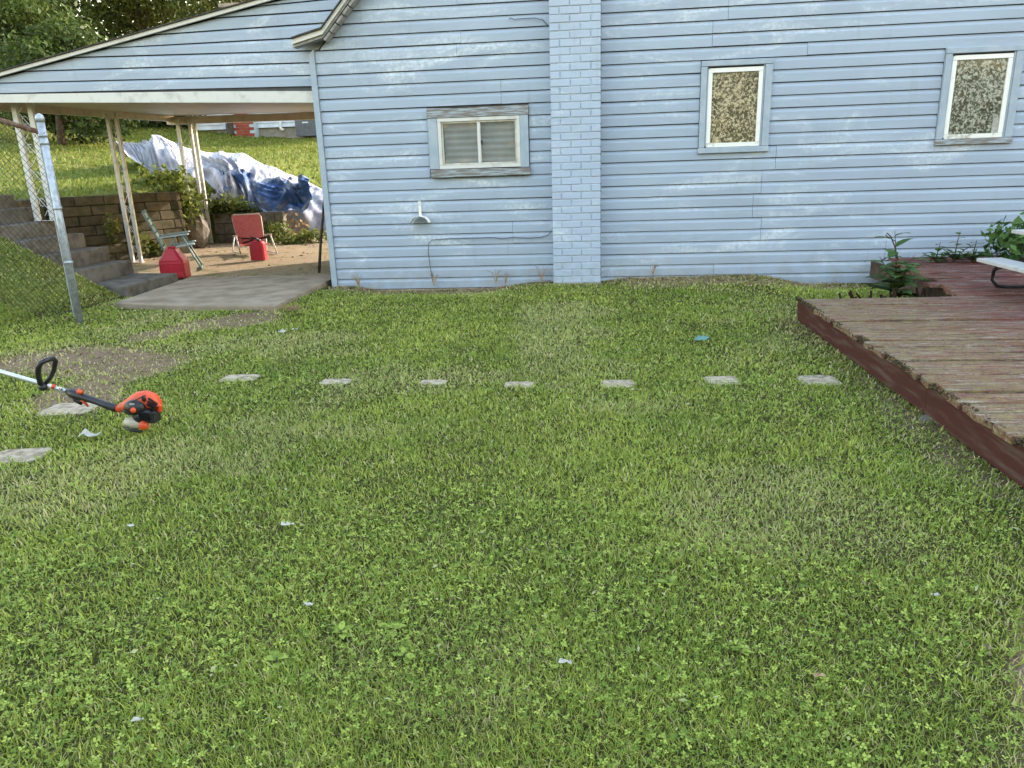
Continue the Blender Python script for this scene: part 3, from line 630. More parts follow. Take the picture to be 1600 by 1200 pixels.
ms=MB(); rd2=random.Random(5)                              # dirt and moss packed along the board ends
for k in range(1700):
    y=rd2.uniform(1.98,5.88); r_=rd2.uniform(.002,.0045)*(1.7 if rd2.random()<.06 else 1); ms.ell((DX+rd2.gauss(.004,.008),y,DT-.012+rd2.uniform(-.016,.012)),(r_*1.4,r_*1.6,r_),5,4)
ms.build('moss_crust',mt['deckdirt'],dk,kind='stuff')
# stone block under the fascia
MB().hexa([(1.57,3.5,-.03),(1.7,3.48,-.03),(1.72,3.6,-.03),(1.59,3.62,-.03),(1.595,3.52,.015),(1.69,3.51,.032),(1.7,3.59,.03),(1.61,3.6,.012)]).solo('support_stone',mt['step'],'small grey stone wedged under the deck edge','stone',bevel=.01)
# broken lattice sticks in the deck notch
rd3=random.Random(8)
lp=empty('broken_lattice',(2.6,6.3,0),'dark broken lattice slats heaped in the gap behind the deck','lattice')
for k in range(34):
    x=rd3.uniform(2.15,2.85); y=rd3.uniform(6.05,6.6); a=V3(x,y,-.01); an=rd3.uniform(-.9,.5); L=rd3.uniform(.1,.23); MB().bar(a,a+V3(math.sin(an)*L*.6,rd3.uniform(-.05,.05),math.cos(an)*L*.85),.016,.007,(0,1,0)).build('slat',mt['debris'],lp)

# ------------------------------------------------------------------ picnic table (child size)
pc=empty('picnic_table',(3.6,5.5,DT),'small white picnic table with black tube legs on the deck','table')
zb=.435; b0,b1=G(1526,403,zb),G(1556,400.5,zb); bd=(G(1600,421,zb)-b0); bd.normalize(); wv_=(b1-b0); wv_=wv_-bd*wv_.dot(bd); wv_=wv_.normalized()*.17; L=1.15
def plank_top(o,nm,z,w_,off=0):
    a=o+wv_.normalized()*off; q_=[a,a+bd*L,a+bd*L+wv_.normalized()*w_,a+wv_.normalized()*w_]
    return MB().hexa([V3(p.x,p.y,z-.028) for p in q_]+[V3(p.x,p.y,z) for p in q_]).build(nm,mt['bench'],pc,bevel=.005)
plank_top(b0,'bench',zb,.19)
wn_=wv_.normalized()
tt=P(1580,361,6.15)
for k in range(3): plank_top(V3(tt.x,tt.y,0),'table_plank',tt.z+.012,.19,k*.195)
plank_top(b0,'bench',zb,.19,1.2)
for s_ in (.12,L-.12):
    o=b0+bd*s_; z0=DT+.016
    pts=[o+wn_*.1+V3(0,0,-.03),o+wn_*.085+V3(0,0,-.08)-bd*.03,o+wn_*.08+V3(0,0,-.15)-bd*.05]
    pts=[V3(p.x,p.y,p.z) for p in pts]; f0=o+wn_*.1; f1=o+wn_*1.29
    path=[V3(f0.x,f0.y,zb-.03),V3((f0-bd*.04).x,(f0-bd*.04).y,z0+.12),V3((f0-bd*.04).x,(f0-bd*.04).y,z0+.05),V3((f0-bd*.02+wn_*.03).x,(f0-bd*.02+wn_*.03).y,z0+.008),V3((f0+wn_*.09).x,(f0+wn_*.09).y,z0),V3((f1-wn_*.09).x,(f1-wn_*.09).y,z0),V3((f1-wn_*.02).x,(f1-wn_*.02).y,z0+.03),V3(f1.x,f1.y,z0+.1),V3(f1.x,f1.y,zb-.03)]
    MB().tube(path,.0135,10).build('leg',mt['tubeblack'],pc,smooth=True)
    MB().tube([V3((f0-bd*.03).x,(f0-bd*.03).y,z0+.13),V3((f0+bd*.14).x,(f0+bd*.14).y,zb-.03)],.007,8).build('brace',mt['tubeblack'],pc,smooth=True)
    for u in (.48,.92): q0=o+wn_*u; MB().tube([V3(q0.x,q0.y,z0),V3(q0.x,q0.y,tt.z-.018)],.0125,8).build('upright',mt['tubeblack'],pc,smooth=True)

# ------------------------------------------------------------------ stepping stones
def stone(c,wx,wy,label,grp,rot=0):
    n=20; rr_=random.Random(int(abs(c.x*997+c.y*131))); po=[]
    for k in range(n):
        a=2*math.pi*k/n; e=(abs(math.cos(a))**9+abs(math.sin(a))**9)**(-1/9)*rr_.uniform(.93,1.03); x,y=wx/2*e*math.cos(a),wy/2*e*math.sin(a)
        po.append((c.x+x*math.cos(rot)-y*math.sin(rot),c.y+x*math.sin(rot)+y*math.cos(rot),gz(c.x,c.y)-.05))
    MB().prism(po,(0,0,.055)).solo('stepping_stone',mt['paver'],label,'paver',grp,bevel=.008)
ords=['leftmost stone of the row of seven across the lawn','second stone from the left in the lawn row','third stone from the left in the lawn row','middle stone of the row of seven across the lawn','third stone from the deck in the lawn row','second stone from the deck in the lawn row','stone of the lawn row nearest the red deck']
for (px,py,w_,d_),t in zip([(375,590.5,.26,.2),(525,595,.225,.15),(676,595,.2,.12),(812,600.5,.21,.15),(965,597,.235,.19),(1127,593.5,.225,.22),(1279,593,.25,.24)],ords):
    stone(G(px,py,.005),w_*.9,d_*.85,t,'stepping stones in a row')
stone(G(28,707,.02),.26,.2,'flat grey paver at the left edge below the trimmer','left pavers',.25)
stone(G(108,634,.015),.3,.23,'dirty sunken paver under the trimmer handle','left pavers',.1)

# ------------------------------------------------------------------ string trimmer
tr=empty('string_trimmer',G(215,668,0),'orange and black petrol string trimmer lying on the lawn','trimmer')
TY=3.34
def T(px,py,dy=0): return P(px,py,TY+dy)
S0,S1=T(182,637),T(-120,545,.22)
sh0=T(106,612,.04)
MB().tube([T(108,612.5,.04),S1],.0125,14).build('shaft',mt['silver'],tr,smooth=True)
dsh=(S1-T(106,612,.04)).normalized()
fcu=bpy.data.curves.new('lettering','FONT'); fcu.body='ECHO'; fcu.size=.03; fcu.extrude=.0004; fcu.align_x='CENTER'; fcu.align_y='CENTER'; fcu.space_character=1.15
fo=bpy.data.objects.new('lettering',fcu); col.objects.link(fo); bpy.context.view_layer.update()
tm=bpy.data.meshes.new_from_object(fo.evaluated_get(bpy.context.evaluated_depsgraph_get())); bpy.data.objects.remove(fo)
xax=-dsh; nrm=(Vector((0,0,CAM_H))-T(92,607,.04)).normalized(); nrm=(nrm-xax*nrm.dot(xax)).normalized(); yax=nrm.cross(xax)
for v_ in tm.vertices:                                      # wrap the lettering round the tube
    a=v_.co.y/.0131; v_.co=T(95,608.1,.04)+xax*v_.co.x+yax*(.0131*math.sin(a))+nrm*(.0131*math.cos(a)+v_.co.z)-wloc(tr)
tm.materials.append(mt['black']); new_obj('lettering',tm,tr)
MB().tube([T(84.5,604.6,.04),T(82.3,603.8,.04)],.0132,14).build('shaft_band',mt['orange'],tr,smooth=True)
# grip and trigger
MB().tube([T(105,611,.04),T(112,614,.035),T(120,617,.03),T(132,621,.02),T(150,627,.01),T(166,633),T(176,636),T(184,639)],[.014,.024,.025,.019,.0175,.0185,.021,.019],14).build('grip',mt['black'],tr,smooth=True)
MB().tube([T(114,616,.03),T(120,624,.028),T(126,629,.026),T(128,622,.028)],[.012,.018,.014,.008],10).build('trigger_guard',mt['black'],tr,smooth=True)
MB().tube([T(127,624,.02),T(132,629,.02),T(138,635,.018)],[.009,.007,.005],8).build('trigger',mt['orange'],tr,smooth=True)
MB().tube([T(121,611,.01),T(128,613.5,.01)],[.011,.012],8).build('switch',mt['orange'],tr,smooth=True)
# loop handle
MB().tube([T(68,604,.05),T(63,598,.03),T(59.5,585,.0),T(60,574,-.02),T(64,567,-.03),T(73,562.5,-.01),T(83,560,.04),T(86.5,564,.07),T(84,578,.08),T(78,590,.075),T(71,600,.06)],[.014,.014,.0135,.0135,.0135,.0125,.0125,.0125,.012,.012,.012],12).build('loop_handle',mt['black'],tr,smooth=True)
MB().ell(T(67,605,.04),(.024,.02,.02),12,8).build('handle_clamp',mt['black'],tr,smooth=True)
# engine
ex_=(T(250,640)-T(180,640)).normalized(); 
cow=MB().tube([T(184,639),T(192,636.5),T(200,634),T(209,630.5,.01),T(219,627,.015),T(229,626,.02),T(238,628,.02),T(244,633,.02),T(247.5,640,.02)],[.019,.025,.032,.042,.051,.053,.046,.035,.018],18).build('engine_cover',mt['orange'],tr,smooth=True)
for k in range(6):                                          # cooling slots
    for j in range(3):
        c_=T(233+k*2.3-j*1.2,623+k*1.6+j*4.6,-.033+.004*k); MB().obox(c_,ex_*.0032,(0,.005,0),(0,0,.0052)).build('vent_slot',mt['black'],cow)
MB().ell(T(211,637,-.03),(.056,.034,.043),18,12).build('air_filter_cover',mt['black'],tr,smooth=True)
MB().tube([T(208,641,-.055),T(208,641,-.072)],.0135,14).build('choke_knob',mt['orange'],tr,smooth=True)
MB().ell(T(224.5,622.5,-.03),(.0105,.01,.018),10,7).build('spark_plug_cap',mt['black'],tr,smooth=True)
MB().tube([T(246,633,.0),T(251,634.5,.0),T(250,641,0),T(246,644,0)],[.012,.011,.01,.008],8).build('starter_guard',mt['orange'],tr)
MB().ell(T(226,648,-.005),(.062,.05,.046),16,10).build('crankcase',mt['black'],tr,smooth=True)
MB().tube([T(233,653,-.02),T(243,645,-.03)],[.017,.014],10).build('starter_handle',mt['black'],tr,smooth=True)
tk=MB().tube([T(194,664,-.015),T(199,660,-.015),T(210,660,-.015),T(224,662,-.01),T(234,663,-.005)],[.013,.024,.031,.03,.02],16).build('fuel_tank',mt['tank'],tr,smooth=True)
MB().tube([T(195,668,-.045),T(205,672.5,-.05),T(222,674.5,-.045)],[.006,.008,.006],8).build('tank_foot',mt['black'],tr,smooth=True)
MB().tube([T(224.5,664.5,-.035),T(224.5,664.5,-.062)],[.024,.0225],16).build('fuel_cap',mt['orange'],tr,smooth=True)
for k in range(6): MB().obox(T(219+k*2.6,650+k*.4,-.05),(.0016,0,0),(0,.01,0),(0,0,.02)).build('cooling_fin',mt['tubeblack'],tr)
MB().obox(T(240,651,-.02),ex_*.022,(0,.03,0),(0,0,.026)).build('muffler_guard',mt['black'],tr,bevel=.006)
for k in range(4): MB().obox(T(235+k*3,650,-.052),(.0022,0,0),(0,.002,0),(0,0,.018)).build('guard_slot',mt['wire'],tr)
MB().tube([T(200,630,-.045),T(214,624,-.05),T(228,617,-.03)],.0028,8).build('fuel_line',mt['black'],tr,smooth=True)
MB().obox(T(206,631.5,-.061),ex_*.012,(0,.0015,0),(0,0,.004)).build('cover_badge',mt['silver'],tr)
MB().tube([T(187,640,-.012),T(194,642,-.03),T(203,648,-.04)],.006,8).build('throttle_cable',mt['black'],tr,smooth=True)

# ------------------------------------------------------------------ gas cans
def gas_can(name,c,w_,d_,h,rot,label,spout):
    e=empty(name,c,label,'gas can','gas cans'); cr,sr=math.cos(rot),math.sin(rot)
    def L_(x,y,z): return Vector((c.x+x*cr-y*sr,c.y+x*sr+y*cr,c.z+z))
    b=MB(); zs=[0,.02,.5,.62,.88,1.0] if not spout else [0,.02,.6,.78,.86,.88]; ws=[.94,1,1,.96,.52,.4] if not spout else [.96,1,1,.97,.8,.74]; ds=[.92,1,1,1,.7,.6] if not spout else [.96,1,1,.96,.8,.7]; rings=[]
    for z,a,q_ in zip(zs,ws,ds):
        hw,hd=w_/2*a,d_/2*q_; ch=min(hw,hd)*.28; rings.append([L_(x,y,z*h) for x,y in ((-hw+ch,-hd),(hw-ch,-hd),(hw,-hd+ch),(hw,hd-ch),(hw-ch,hd),(-hw+ch,hd),(-hw,hd-ch),(-hw,-hd+ch))])
    for r_ in rings: b.v+=r_
    for i in range(len(rings)-1):
        for k in range(8): b.f.append((i*8+k,i*8+(k+1)%8,(i+1)*8+(k+1)%8,(i+1)*8+k))
    b.f+= [tuple(range(8))[::-1],tuple(range((len(rings)-1)*8,len(rings)*8))]
    b.build('can_body',mt['redcan'],e,bevel=.008,smooth=False)
    y=-d_/2-.006
    if not spout:
        def bx(x0,x1,z0,z1,nm='moulded_rib'): MB().hexa([L_(x0,y,z0),L_(x1,y,z0),L_(x1,y+.03,z0),L_(x0,y+.03,z0),L_(x0*.96,y+.004,z1),L_(x1*.96,y+.004,z1),L_(x1*.96,y+.03,z1),L_(x0*.96,y+.03,z1)]).build(nm,mt['redcan'],e,bevel=.006)
        bx(-.026,.026,.02,.175); bx(-w_*.44,w_*.44,.178,.205); bx(-w_*.44,-.03,.02,.075); bx(.03,w_*.44,.02,.075)
        MB().tube([L_(-.045,0,h-.005),L_(-.04,0,h+.015),L_(.04,0,h+.015),L_(.06,0,h-.02)],.013,8).build('handle',mt['redcan'],e,smooth=True)
    else:
        MB().tube([L_(-.05,0,h*.87),L_(-.05,0,h*.93),L_(.05,0,h*.95),L_(.055,0,h*.87)],.011,8).build('handle',mt['redcan'],e,smooth=True)
        MB().tube([L_(.03,-.02,h*.86),L_(.03,-.02,h*.98)],.028,12).build('cap',mt['black'],e,smooth=True); MB().tube([L_(.03,-.02,h*.97),L_(-.03,-.03,h*1.06),L_(-.08,-.04,h*1.12)],[.014,.012,.009],8).build('spout',mt['black'],e,smooth=True)
        MB().box(L_(-.045,-d_/2-.003,h*.3),L_(.06,-d_/2+.004,h*.32)).build('moulded_rib',mt['redcan'],e)
c1=G(268,437); gas_can('gas_can',V3(c1.x,c1.y+.12,.01),.315,.24,.37,.12,'large red plastic gas can with sloped shoulders beside stone steps',False)
c2=G(402,408); gas_can('gas_can',V3(c2.x,c2.y+.08,.01),.215,.16,.31,.1,'small red square gas can in front of the red chair',True)

# ------------------------------------------------------------------ folding chairs
ch1=empty('lawn_chair',V3(-5.4,9.9,0),'green folding lawn chair seen from the side behind large gas can','chair','folding chairs')
Ya,Yb=9.75,10.2
def C(px,py,y): p=P(px,py,Ya); return V3(p.x-(y-Ya)*.5,y,max(p.z,.012))
for y in (Ya,Yb):
    MB().tube([C(222,331,y),C(240,362,y),C(262,402,y),C(267,412,y)],.0125,8).build('back_rail',mt['chairgreen'],ch1,smooth=True)
    MB().tube([C(283,366,y),C(300,396,y),C(316,421,y),C(313,423,y)],.0125,8).build('front_leg',mt['chairgreen'],ch1,smooth=True)
    MB().tube([C(272,372,y),C(262,395,y),C(256,422,y)],.0125,8).build('rear_leg',mt['chairgreen'],ch1,smooth=True)
    MB().bar(C(248,372,y),C(294,365.5,y),.06,.022).build('arm',mt['paleplastic'],ch1,bevel=.006)
    MB().tube([C(262,388,y),C(304,381,y)],.0125,8).build('seat_rail',mt['paleplastic'],ch1,smooth=True)
MB().tube([C(222,331,Ya),C(222,331,Yb)],.0125,8).build('top_rail',mt['chairgreen'],ch1,smooth=True); MB().tube([C(315,422,Ya),C(315,422,Yb)],.0115,8).build('foot_rail',mt['chairgreen'],ch1,smooth=True)
for k in range(6):
    t0,t1=k/6+.01,(k+1)/6-.03; a,b=C(223,333,Ya),C(260,398,Ya); pa,pb=a.lerp(b,t0),a.lerp(b,t1); nn_=Vector((b.z-a.z,0,-(b.x-a.x))).normalized()*.004
    sh=-(Yb-Ya)*.5; q0=V3(0,0,.005); mq='paleplastic' if k%2 else 'chairgreen'
    A4=[V3(pa.x,Ya,pa.z),V3(pb.x,Ya,pb.z),V3(pb.x+sh,Yb,pb.z),V3(pa.x+sh,Yb,pa.z)]; MB().hexa(A4+[v_+nn_ for v_ in A4]).build('back_strap',mt[mq],ch1)
    a,b=C(264,388,Ya),C(303,382,Ya); pa,pb=a.lerp(b,t0),a.lerp(b,t1); A4=[V3(pa.x,Ya,pa.z),V3(pb.x,Ya,pb.z),V3(pb.x+sh,Yb,pb.z),V3(pa.x+sh,Yb,pa.z)]; MB().hexa(A4+[v_+q0 for v_ in A4]).build('seat_strap',mt['chairgreen'],ch1)
ch2=empty('lawn_chair',V3(-5.45,11.9,0),'faded red folding chair with wooden arms under the carport','chair','folding chairs')
bl,br=P(373,381,11.95),P(413,379,11.9); tl_,tr_=P(362,337,12.2),P(407,335,12.15); fl_,fr_=P(376,385,11.5),P(421,382,11.45)
def panel(a,b,c_,d,nm,th=.012):
    n_=((b-a).cross(d-a)).normalized()*th; rows=7; mb=MB(); cols=9
    for s_ in (0,1):
        for i in range(rows+1):
            for j in range(cols+1):
                u,v_=j/cols,i/rows; p=a.lerp(b,u).lerp(d.lerp(c_,u),v_); e=min(u,1-u,v_,1-v_); p=p-n_*(2.0*math.sin(math.pi*u)*math.sin(math.pi*v_))
                cr_=.06
                mb.v.append(p+n_*s_)
    W=cols+1; o=(rows+1)*W
    for i in range(rows):
        for j in range(cols):
            q_=(i*W+j,i*W+j+1,(i+1)*W+j+1,(i+1)*W+j); mb.f+=[q_,tuple(o+k for k in q_[::-1])]
    return mb.build(nm,mt['chairred'],ch2,smooth=True)
panel(bl,br,tr_,tl_,'backrest'); panel(fl_,fr_,br,bl,'seat')
fr2=[bl+V3(0,0,-.01),bl.lerp(tl_,.92)+V3(.0,0,0),tl_+V3(.03,0,.01),tr_+V3(-.03,0,.01),br.lerp(tr_,.92),br+V3(0,0,-.01)]; MB().tube(fr2,.0125,8).build('back_frame',mt['armwood'],ch2,smooth=True)
for sgn,(s_,f_) in ((-1,(bl,fl_)),(1,(br,fr_))):
    o=V3(.045*sgn,0,0); A0,A1=s_.lerp(tl_ if sgn<0 else tr_,.28)+o,V3(f_.x,f_.y-.02,s_.z+.17)+o
    MB().bar(A0,A1,.055,.022).build('arm',mt['armwood'],ch2,bevel=.006)
    for (p,qx,qy) in ((A1,.0,.06),(A0,.0,-.05)):
        MB().tube([p-V3(0,0,.01),V3(p.x+qx+.02*sgn,p.y+qy*2,.012)],.0125,8).build('leg',mt['white'],ch2,smooth=True)
    MB().tube([V3(A1.x+.02*sgn,A1.y+.12,.014),V3(A0.x+.02*sgn,A0.y-.1,.014)],.0115,8).build('foot_rail',mt['white'],ch2,smooth=True)
    MB().tube([V3(f_.x,f_.y,f_.z-.01),V3(s_.x,s_.y,s_.z-.01)],.0125,8).build('seat_rail',mt['white'],ch2,smooth=True)
lo=empty('hedge_shears',(fl_+fr_)/2+V3(0,.15,.02),'dark red long handled loppers lying on the red chair seat','shears')
cc=(fl_+fr_)/2+V3(0,.12,.05)
MB().tube([cc+V3(-.24,-.05,.06),cc+V3(0,0,.04),cc+V3(.26,.02,.1)],[.014,.012,.009],8).build('handle',mt['debris'],lo,smooth=True); MB().tube([cc+V3(-.2,-.12,-.01),cc+V3(.02,0,.045),cc+V3(.28,.06,.06)],[.014,.012,.009],8).build('handle',mt['debris'],lo,smooth=True)
MB().bar(cc+V3(.18,.03,.07),cc+V3(.36,.06,.15),.03,.006).build('blade',mt['black'],lo)
# walking stick against the house corner
g0=G(498,426); MB().tube([V3(g0.x,g0.y,-.03),P(501,380,g0.y),P(504,345,g0.y),P(507,300,g0.y)],[.02,.018,.016,.014],8).solo('wooden_pole',mt['darkwood'],'thin dark wooden pole standing by the left house corner','pole',smooth=True)
# ------------------------------------------------------------------ tarp heap
ridge=[(186,240),(203,241),(225,236),(243,229),(256,223),(270,226),(292,232),(330,238),(362,241),(382,240),(402,258),(430,268),(455,273),(480,284),(508,298),(540,315)]
front=[(200,244),(212,252),(228,262),(243,285),(262,298),(285,305),(308,312),(330,318),(352,312),(376,332),(398,346),(420,352),(446,366),(470,376),(505,382),(540,388)]
def interp(poly,t):
    f=t*(len(poly)-1); i=min(int(f),len(poly)-2); u=f-i; return poly[i][0]*(1-u)+poly[i+1][0]*u,poly[i][1]*(1-u)+poly[i+1][1]*u
def folds(t,s_,seed):
    # cloth hanging over lumps: a few long creases that wander, split and fade
    n1=lambda a,b,sd_:float(vnoise(np.array([a]),np.array([b]),1.0,sd_))
    wq=2.2*(n1(t*7,s_*2.2,seed)-.5)+.5*s_
    r1=1-abs(2*n1(t*17+wq*3,s_*1.3+3,seed+1)-1); r2=1-abs(2*n1(t*38+wq*5-s_*4,s_*3.1,seed+2)-1); r3=1-abs(2*n1(t*80+s_*11,s_*9-t*22,seed+3)-1)
    return .2*(r1**1.6-.35)+.085*(r2**1.8-.3)+.035*(r3**2-.3)+.16*(n1(t*9,s_*2.6,seed+5)-.5)
def tarp(name,mat,t0,t1,s0,s1,lift,label,seed,nu=190,nv=60):
    vs_=[]; uu=np.linspace(t0,t1,nu); ss=np.linspace(s0,s1,nv)
    for t in uu:
        r_=P(*interp(ridge,t),15.9); f=P(*interp(front,t),14.25+.25*math.sin(t*9)); bk=V3(r_.x-.4,17.6,0); bk.z=gz(bk.x,bk.y)-.1
        for s_ in ss:
            if s_<=1: p=f.lerp(r_,s_); p.z+=.3*math.sin(math.pi*s_)*(1-.35*math.sin(t*16)); p.y-=.25*math.sin(math.pi*s_)
            else: p=r_.lerp(bk,s_-1)
            k=min(1,s_*3)*(1 if s_<.93 else .35)
            fold=folds(t*1.0,s_,seed)
            p.z+=fold*k*.5; p.y-=fold*k*.85+lift; p.z+=lift*.5; vs_.append(p)
    fs=[(i*nv+j,(i+1)*nv+j,(i+1)*nv+j+1,i*nv+j+1) for i in range(nu-1) for j in range(nv-1)]
    return MB().add(vs_,fs).solo(name,mt[mat],label,'tarp','tarps over the heap',smooth=True)
tarp('tarp','tarp',0,1,0,2,0,'crumpled silver white tarp draped over the heap on the slope',2)
def btarp():
    vs_=[]; nu,nv=90,40
    for i in range(nu):
        for j in range(nv):
            u,v_=i/(nu-1),j/(nv-1); x=345+u*140; top=268+u*14+3*math.sin(u*17); bot=312+70*math.sin(min(1,u*1.5)*math.pi*.62)-u*62+6*math.sin(u*23)
            if bot<top+4: bot=top+4
            yy=top+(bot-top)*v_; Yd=14.62-.62*v_; p=P(x,yy,Yd); fo_=folds(u*.5+.4,v_*.9,9)*1.25
            p.y-=fo_*.8; p.z+=fo_*.45; vs_.append(p)
    fs=[(i*nv+j,(i+1)*nv+j,(i+1)*nv+j+1,i*nv+j+1) for i in range(nu-1) for j in range(nv-1)]
    MB().add(vs_,fs).solo('tarp',mt['bluetarp'],'faded blue tarp lying over the silver tarp heap','tarp','tarps over the heap',smooth=True)
btarp()

# ------------------------------------------------------------------ foliage
def leaf_cloud(name,mat,centers,n,size,parent=None,seed=0,up=.3,label=None,cat=None,group=None,shell=.55):
    r_=np.random.default_rng(seed); cs=np.array([c[:3] for c in centers]); rad=np.array([c[3:6] for c in centers]); wts=rad.prod(1)**.7; wts/=wts.sum()
    k=r_.choice(len(cs),n,p=wts); d=r_.normal(size=(n,3)); d/=np.linalg.norm(d,axis=1)[:,None]; rr_=shell+(1.06-shell)*r_.random(n)**.6
    p=cs[k]+d*rad[k]*rr_[:,None]; p+=r_.normal(size=(n,3))*size*.5
    nrm=d*.6+r_.normal(size=(n,3))*.6; nrm[:,2]+=up; nrm/=np.linalg.norm(nrm,axis=1)[:,None]; a=np.cross(nrm,r_.normal(size=(n,3))); a/=np.linalg.norm(a,axis=1)[:,None]; b=np.cross(nrm,a); s=size*(.6+.8*r_.random(n))[:,None]
    co=np.stack([p-a*s*.5,p+b*s*.28+nrm*s*.06,p+a*s*.55-nrm*s*.08,p-b*s*.28+nrm*s*.06],1).reshape(-1,3)
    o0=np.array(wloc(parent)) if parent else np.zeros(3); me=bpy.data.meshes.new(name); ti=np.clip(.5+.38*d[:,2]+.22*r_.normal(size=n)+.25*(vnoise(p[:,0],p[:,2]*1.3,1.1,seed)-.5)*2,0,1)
    np_mesh(me,co-o0,np.arange(n*4),np.arange(n)*4,{'tint':np.repeat(ti,4)}); me.materials.append(mt[mat]); o=new_obj(name,me,parent); return tag(o,label,cat,group)
def tree(name,x,y,h,rx,mat,n,size,label,seed,trunk_h=None,group='shrubs and trees on the hill'):
    z=gz(x,y); e=empty(name,(x,y,z),label,'shrub' if 'shrub' in name else 'tree',group); r_=random.Random(seed); lob=[]
    for k in range(11):
        a=r_.uniform(0,6.283); q_=r_.uniform(.15,.85); zz=r_.uniform(.18,.9); rr_=rx*r_.uniform(.35,.6)*(1.1-.45*zz); lob.append((x+math.cos(a)*q_*rx*(1-.35*zz),y+math.sin(a)*q_*rx*(1-.35*zz),z+h*zz,rr_,rr_,rr_*.8))
    tb=MB(); tb.tube([(x,y,z-.2),(x+.1,y,z+h*.3),(x+.05,y+.1,z+h*.72)],[.05+h*.018,.04+h*.012,.03],8)
    for l in lob: tb.tube([(x+.06,y+.03,z+h*r_.uniform(.12,.4)),((x+l[0])/2,(y+l[1])/2,(z+h*.2+l[2])/2),(l[0],l[1],l[2])],[.035+h*.005,.025,.01],5)
    tb.build('trunk',mt['bark'],e,smooth=True)
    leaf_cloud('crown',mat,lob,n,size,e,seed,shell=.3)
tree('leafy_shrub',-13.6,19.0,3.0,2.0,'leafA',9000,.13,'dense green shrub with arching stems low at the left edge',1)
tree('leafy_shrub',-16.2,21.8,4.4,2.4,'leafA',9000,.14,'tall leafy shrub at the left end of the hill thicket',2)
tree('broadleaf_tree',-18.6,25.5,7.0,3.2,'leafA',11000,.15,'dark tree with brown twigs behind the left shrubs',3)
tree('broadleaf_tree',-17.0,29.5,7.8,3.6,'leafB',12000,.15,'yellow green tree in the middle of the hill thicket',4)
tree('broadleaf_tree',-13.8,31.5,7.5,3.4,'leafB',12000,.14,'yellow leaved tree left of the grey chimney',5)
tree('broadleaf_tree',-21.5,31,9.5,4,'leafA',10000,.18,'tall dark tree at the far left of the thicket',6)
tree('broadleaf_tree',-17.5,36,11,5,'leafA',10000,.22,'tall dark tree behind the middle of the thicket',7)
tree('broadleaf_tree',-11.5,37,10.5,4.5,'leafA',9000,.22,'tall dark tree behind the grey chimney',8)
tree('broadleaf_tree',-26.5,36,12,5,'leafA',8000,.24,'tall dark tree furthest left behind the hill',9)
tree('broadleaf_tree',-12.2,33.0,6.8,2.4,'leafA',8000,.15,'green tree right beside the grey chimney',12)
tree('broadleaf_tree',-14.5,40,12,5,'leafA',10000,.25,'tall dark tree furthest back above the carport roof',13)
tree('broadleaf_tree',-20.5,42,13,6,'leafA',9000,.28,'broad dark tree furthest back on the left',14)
tree('low_shrub',-17.5,25.2,1.6,2.1,'leafA',5000,.13,'low dark shrub on the hill crest seen under the carport',10)
tree('low_shrub',-14.6,26.3,1.2,1.8,'leafA',5000,.12,'low dark shrub left of the distant white house',11)
# unseen woods behind the camera, added so the panes mirror something dark
wl=[]; rw_=random.Random(77)
for k in range(34):
    xx=-34+k*2.1; hh=rw_.uniform(4.5,8.5); wl+=[(xx,-19+rw_.uniform(-3,3),hh*.35,2.6,2.2,hh*.4),(xx+rw_.uniform(-1,1),-19+rw_.uniform(-3,3),hh*.75,2.0,2.0,hh*.3)]
tag(leaf_cloud('unseen_woods','leafA',wl,26000,.55,None,78,shell=.2),'unseen dark woods added behind the camera to darken the window glass','woods',kind='stuff')
# creepers on the retaining wall and heap
def creeper(name,lob,n,size,mat,label,seed,grp='weeds around the yard'):
    z=min(l[2]-l[5] for l in lob); e=empty(name,(lob[0][0],lob[0][1],z),label,'weeds',grp); tb=MB()
    for l in lob: tb.tube([(l[0],l[1],l[2]-l[5]),(l[0]+.03,l[1],l[2]),(l[0]+.06,l[1]-.04,l[2]+l[5]*.8)],[.008,.006,.003],5)
    tb.build('stem',mt['bark'],e); leaf_cloud('foliage',mat,lob,n,size,e,seed,shell=.1)
q1,q2,q3=P(268,295,12.4),P(292,318,12.7),P(250,275,13.0)
creeper('creeper',[(q1.x,12.4,q1.z,.4,.3,.2),(q2.x,12.7,q2.z,.3,.3,.25),(q3.x,13.0,q3.z,.5,.3,.16),(-6.95,12.5,.75,.2,.2,.3)],900,.1,'vine','leafy creeper spilling over the end of the block wall',21)
q1,q2,q3=P(350,318,14.0),P(375,326,14.0),P(336,326,14.0)
creeper('creeper',[(q1.x,13.95,q1.z,.4,.2,.14),(q2.x,13.95,q2.z,.35,.2,.14),(q3.x,13.95,q3.z,.3,.2,.12)],700,.09,'vine','creeper with pale leaves on top of the cinder blocks',22)
q1,q2,q3=P(430,362,13.6),P(452,378,13.3),P(485,386,13.4)
creeper('creeper',[(q1.x,13.6,q1.z,.3,.25,.2),(q2.x,13.3,q2.z-.05,.5,.25,.13),(q3.x,13.4,.1,.5,.25,.12)],900,.08,'vine','green weeds growing right of the red chair',23)
creeper('creeper',[(-7.15,11.35,.22,.16,.16,.25),(-7.0,11.6,.12,.2,.15,.14),(-7.3,11.0,.5,.12,.1,.22)],420,.07,'vine','yellow green weed at the foot of the block wall',24)
q1=P(480,350,14.15); leaf_cloud('leaf_litter','vine',[(q1.x,14.1,q1.z-.02,.32,.1,.15)],10,.1,None,25)
bpy.data.objects.remove(bpy.data.objects['leaf_litter'])
lv=MB(); rr=random.Random(4)
